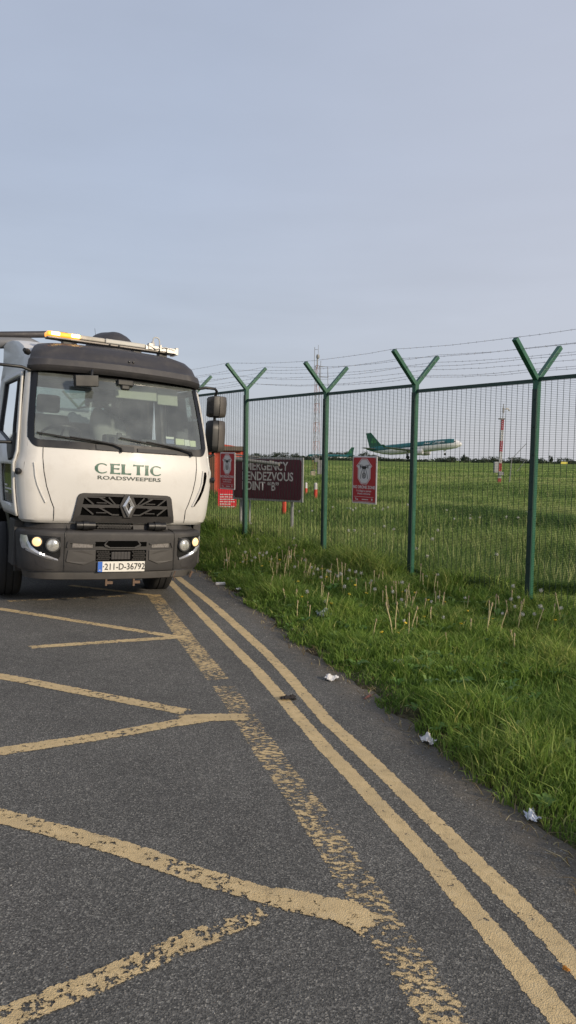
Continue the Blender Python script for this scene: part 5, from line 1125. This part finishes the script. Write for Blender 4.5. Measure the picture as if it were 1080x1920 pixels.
# broad leaves of weeds and lying straw
rw = np.random.default_rng(77); Vw = []; Tw = []; n_ = 0
while n_ < 420:
    yy = 2.2+rw.random()**1.3*11; xx = rw.uniform(-2, 4.2); dd = (xx-edge_x(yy))*.93
    if dd < .04 or fence_d(xx, yy) > .1: continue
    n_ += 1; zz = float(ground_z(xx, yy)); tn = .35+.5*rw.random(); up = .02+.05*min(1, dd/.4)
    for k in range(int(rw.integers(5, 10))):
        a = rw.random()*6.283; ln = rw.uniform(.05, .11); w = ln*rw.uniform(.13, .2); c, sn = math.cos(a), math.sin(a)
        Vw += [(xx, yy, zz+up*.4), (xx+c*ln*.55-sn*w, yy+sn*ln*.55+c*w, zz+up+ln*.35), (xx+c*ln, yy+sn*ln, zz+up+ln*.25), (xx+c*ln*.55+sn*w, yy+sn*ln*.55-c*w, zz+up+ln*.30)]; Tw += [tn+.2*rw.random()]*4
Vw = np.array(Vw); tag(np_mesh('verge_weeds', Vw, np.arange(len(Vw)).reshape(-1, 4), blade_mat('weed_leaves', (.05, .12, .025), (.12, .24, .05), (.24, .34, .10)), {'tint': np.array(Tw)}, smooth=False), 'broad weed leaves among the verge grass', 'weeds', kind='stuff')
n = 40000; y = 1.8+(rw.random(n)**1.4)*12; x = rw.uniform(-3, 5, n); de = (x-edge_x(y))*.93; k = (de > -.03-.13*rw.random(n)**2.5) & (fence_d(x, y) < .2) & ((vnoise(x, y, 2.2) > .58) | (de < .16)); x, y = x[k], y[k]
blades('dead_straw', x, y, .025+.045*rw.random(len(x)), np.full(len(x), .0018)+.0002*np.hypot(x, y), rw.random(len(x)), blade_mat('straw_blades', (.16, .11, .045), (.34, .27, .13), (.52, .45, .26)), 2.2, 'dead straw lying in the verge grass', 5)
# meadow beyond the fence
n = 1150000; y = 9+(rg.random(n)**2.6)*150; x = y*rg.uniform(-.36, .58, n); d = fence_d(x, y)
x, y, d = [k[d > .1] for k in (x, y, d)]; r = np.hypot(x, y)
pk = rg.random(len(x)) < np.clip(1.0-.0062*r, 0, 1); x, y, d, r = x[pk], y[pk], d[pk], r[pk]
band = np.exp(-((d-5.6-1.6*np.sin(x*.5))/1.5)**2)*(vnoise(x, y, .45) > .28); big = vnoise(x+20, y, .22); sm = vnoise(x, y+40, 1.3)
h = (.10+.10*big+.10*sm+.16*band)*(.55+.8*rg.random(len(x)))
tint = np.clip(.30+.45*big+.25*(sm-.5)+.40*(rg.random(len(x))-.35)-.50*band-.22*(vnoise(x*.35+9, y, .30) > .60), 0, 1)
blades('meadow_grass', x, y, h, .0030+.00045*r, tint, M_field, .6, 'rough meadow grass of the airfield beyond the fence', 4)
# sparse tall pale stalks
n = 9000; y = 9+(rg.random(n)**1.4)*40; x = y*rg.uniform(-.34, .56, n); k = (fence_d(x, y) > .2); x, y = x[k], y[k]
blades('meadow_stalks', x, y, .28+.22*rg.random(len(x)), np.full(len(x), .004), np.full(len(x), .95), M_field, .3, 'pale seeding grass stalks standing above the meadow', 6)

# ---------------------------------------------------------------- dandelions and dry stalks
M_stem = mat('dandelion_stem', (.22, .24, .07), .6, var=.3); M_clock = mat('seed_fluff', (.52, .52, .46), .9, var=.15, scale=200, bump=.8, bscale=400); M_yel = mat('dandelion_yellow', (.62, .42, .015), .6); M_dry = mat('dry_stalk', (.52, .44, .23), .8, var=.25, scale=30); M_drytip = mat('dry_tip', (.36, .28, .17), .9, var=.3)
def clock_mesh(rg_):
    V, F = [], []
    for k in range(70):
        d = Vector(rg_.normal(size=3)).normalized(); a = d.orthogonal().normalized(); b = d.cross(a); c = d*.020; w = .0042; i = len(V)
        V += [tuple(c-a*w), tuple(c-b*w), tuple(c+a*w), tuple(c+b*w), tuple(d*.004+a*.0006), tuple(d*.004-a*.0006)]; F += [[i, i+1, i+2, i+3], [i+4, i+5, i, ]]
    return V, F
def proto(kind, hgt, lean):
    if kind == 'dandelion_clock': r = empty(kind)
    elif kind == 'dandelion_flower': r = empty(kind)
    else: r = empty(kind)
    p = [(0, 0, -.03), (lean*.2, 0, hgt*.5), (lean*.7, 0, hgt)]; lean = lean*.7
    if kind == 'dry_stalk':
        MB().tube(p, [.0052, .0050, .0044], 5).build('stem', M_dry, r); MB().lathe([(.0, -.022), (.008, -.012), (.0075, .004), (.003, .016), (0, .018)], p[-1], (.1, 0, 1), 7).build('seed_head', M_drytip, r)
    else:
        MB().tube(p, [.0034, .0030, .0026], 5).build('stem', M_stem, r)
        if kind == 'dandelion_clock':
            V, F = clock_mesh(np.random.default_rng(int(hgt*1000))); b = MB(); b.add([(v[0]+lean, v[1], v[2]+hgt+.008) for v in V], F); b.lathe([(0, -.006), (.006, 0), (0, .006)], (lean, 0, hgt+.006), UP, 8); b.build('seed_head', M_clock, r)
        else:
            b = MB(); b.lathe([(.0, -.004), (.012, 0), (.018, .006), (.012, .011), (0, .012)], (lean, 0, hgt), (.2, -.3, 1), 12)
            b.build('flower_head', M_yel, r)
    return r
protos = {}
for kd, hs in (('dandelion_clock', (.16, .20, .25)), ('dandelion_flower', (.10, .14)), ('dry_stalk', (.18, .24, .30))):
    protos[kd] = [proto(kd, h_, lean_) for h_, lean_ in zip(hs, (.02, -.03, .05))]
INFO = {'dandelion_clock': ('white dandelion clock on a thin stalk in the grass', 'dandelion', 'dandelion clocks along the fence'), 'dandelion_flower': ('small yellow dandelion flower low in the verge grass', 'dandelion', 'yellow dandelions in the verge'), 'dry_stalk': ('beige spent dandelion stalk standing in the verge grass', 'stalk', 'spent stalks in the verge')}
used = set()
def plant(kd, x, y, sc=1.0):
    src = random.choice(protos[kd])
    if src.name in used:
        o = src.copy(); COL.objects.link(o)
        for c in src.children: cc = c.copy(); COL.objects.link(cc); cc.parent = o
    else: o = src; used.add(src.name)
    lab, cat, grp = INFO[kd]; tag(o, lab, cat, grp); o.location = (x, y, float(ground_z(x, y))-.005)
    o.rotation_euler = (random.uniform(-.13, .13), random.uniform(-.13, .13), random.uniform(0, 6.28)); o.scale = (sc,)*3
def ok(x, y, gap=.25): return (x-edge_x(y))*.93 > gap and fence_d(x, y) < .2
# stalk clusters (x, y, spread, stalks, clocks, flowers)
for x, y, sp, ns, nc, nf in [(-.05, 10.7, .45, 24, 6, 3), (-.55, 10.9, .40, 8, 4, 2), (.30, 9.9, .35, 14, 4, 2), (-1.02, 10.9, .3, 9, 3, 1), (.95, 8.9, .35, 8, 6, 3), (1.22, 8.35, .35, 12, 5, 5), (1.55, 8.0, .35, 8, 3, 4), (1.35, 7.4, .3, 7, 2, 3), (.55, 9.4, .5, 8, 6, 3), (2.35, 7.9, .35, 6, 8, 0), (2.1, 7.2, .4, 6, 1, 2), (2.55, 7.3, .3, 4, 4, 0), (1.85, 8.9, .3, 5, 2, 0), (.15, 8.4, .25, 4, 1, 1), (.35, 7.9, .25, 5, 1, 3), (1.0, 7.0, .3, 3, 0, 2), (-.6, 12.0, .5, 6, 6, 0), (.2, 11.6, .4, 4, 5, 0), (1.9, 6.4, .35, 3, 0, 1)]:
    for kd, m_ in (('dry_stalk', ns), ('dandelion_clock', nc), ('dandelion_flower', nf)):
        for k in range(m_):
            for _ in range(8):
                px, py = x+random.gauss(0, sp*.6), y+random.gauss(0, sp*.6)
                if ok(px, py): plant(kd, px, py, random.uniform(.75, 1.15)); break
for k in range(46):          # loose clocks beyond the fence
    y = random.uniform(9.5, 19); x = y*random.uniform(-.10, .36)
    if fence_d(x, y) > .3: plant('dandelion_clock', x, y, random.uniform(1.0, 1.4))

# ---------------------------------------------------------------- litter
def rz(x, y): return max(float(road_z(x, y)), float(ground_z(x, y)))
M_tissue = mat('tissue', (.66, .64, .62), .85, var=.1, scale=30, dirt=.25, dirtcol=(.25, .2, .15)); M_wrap = mat('wrapper', (.60, .62, .68), .3, var=.2, scale=25, dirt=.3, dirtcol=(.12, .14, .25))
def crumple(name, x, y, w, l, h, m, label, cat, seed, group=None, up=0.0):
    rg_ = np.random.default_rng(seed); n = 15; b = MB(); Z = rg_.random((n, n)); Z = .5*Z+.25*np.roll(Z, 1, 0)+.25*np.roll(Z, 1, 1); q0 = rg_.random()*3
    P = []
    for i in range(n):
        row = []
        for j in range(n):
            u, v = i/(n-1)-.5, j/(n-1)-.5; f = .85+.3*rg_.random()
            row.append((w*u*f+.2*w*(Z[i, j]-.5), l*v*f+.2*l*(Z[j, i]-.5), .003+h*(Z[i, j]*.7+.5*math.sin(6*u+q0)*math.sin(5*v+q0)+.25)*(1-1.5*max(abs(u), abs(v))**2)))
        P.append(row)
    b.grid([[(p[0], p[1], max(p[2], .002)) for p in row] for row in P]); o = b.build(name, m, None, solid=.0015); o.location = (x, y, rz(x, y)+up); o.rotation_euler = (0, 0, rg_.random()*6)
    return tag(o, label, cat, group)
crumple('crumpled_tissue', .875, 4.46, .06, .10, .05, M_tissue, 'crumpled white tissue at the grass edge, nearest the middle of the kerbless verge', 'litter', 2, up=.004)
crumple('sweet_wrapper', 1.20, 3.50, .055, .085, .045, M_wrap, 'shiny silver blue wrapper at the grass edge, closest to the camera', 'litter', 5, up=.004)
crumple('paper_scrap', .36, 5.73, .08, .09, .04, M_tissue, 'small white paper scrap on the asphalt beside the outer yellow line', 'litter', 6)
crumple('plastic_wrapper', .40, 7.75, .14, .16, .09, mat('clear_plastic', (.30, .34, .32), .35, var=.2), 'dull grey green plastic caught in the verge grass', 'litter', 9, up=.03)
crumple('plastic_wrapper', .93, 6.0, .08, .08, .05, mat('clear_plastic', (.30, .34, .32), .35, var=.2), 'pale plastic scrap lying in the near verge grass', 'litter', 12, up=.025)
crumple('paper_scrap', -.62, 9.55, .06, .06, .03, M_tissue, 'tiny white scrap by the grass edge beyond the flat carton', 'litter', 14)
crumple('black_glove', .02, 5.21, .11, .055, .03, mat('glove_cloth', (.022, .018, .017), .9, var=.3), 'crumpled black glove lying on the inner yellow line', 'glove', 17)
crumple('red_stick', .60, 5.32, .016, .11, .012, mat('dull_red_stick', (.15, .06, .05), .6), 'dull red lolly stick at the grass edge', 'litter', 19)
crumple('orange_leaf', .965, 2.41, .014, .022, .012, mat('orange_leaf', (.50, .20, .02), .6), 'small orange leaf beside the outer yellow line near the camera', 'leaf', 23)
b = MB(); b.box((0, 0, .02), (.13, .05, .035)); o = b.build('flat_carton', M_tissue, None, bevel=.008); o.location = (-.90, 10.0, rz(-.9, 10)); o.rotation_euler = (0, 0, .2); tag(o, 'flattened white carton by the grass just past the truck', 'litter')
# loose grit and specks on the asphalt
V = []; Fq = []; tt = []
for k in range(1700):
    y = 1.8+random.random()**1.3*9; near = random.random() < .72
    x = edge_x(y)-abs(random.gauss(0, .16)) if near else random.uniform(-.45*y, edge_x(y))
    s_ = random.uniform(.0022, .0075)*(1 if near else .8); z = float(road_z(x, y)); i = len(V); q = random.random()*3
    c, sn = math.cos(q)*s_, math.sin(q)*s_*random.uniform(.5, 1)
    V += [(x-c, y-sn, z), (x+sn, y-c, z), (x+c, y+sn, z), (x-sn, y+c, z), (x, y, z+s_*.8)]; Fq += [[i, i+1, i+4], [i+1, i+2, i+4], [i+2, i+3, i+4], [i+3, i, i+4]]; tt += [random.random()]*5
b = MB(); b.v = V; b.f = Fq; b.mi = [0]*len(Fq); o = b.build('grit', blade_mat('grit_stone', (.05, .045, .04), (.20, .185, .165), (.48, .46, .42))); a_ = o.data.attributes.new('tint', 'FLOAT', 'POINT'); a_.data.foreach_set('value', tt)
tag(o, 'fine grit and pale specks scattered along the road edge', 'grit', kind='stuff')
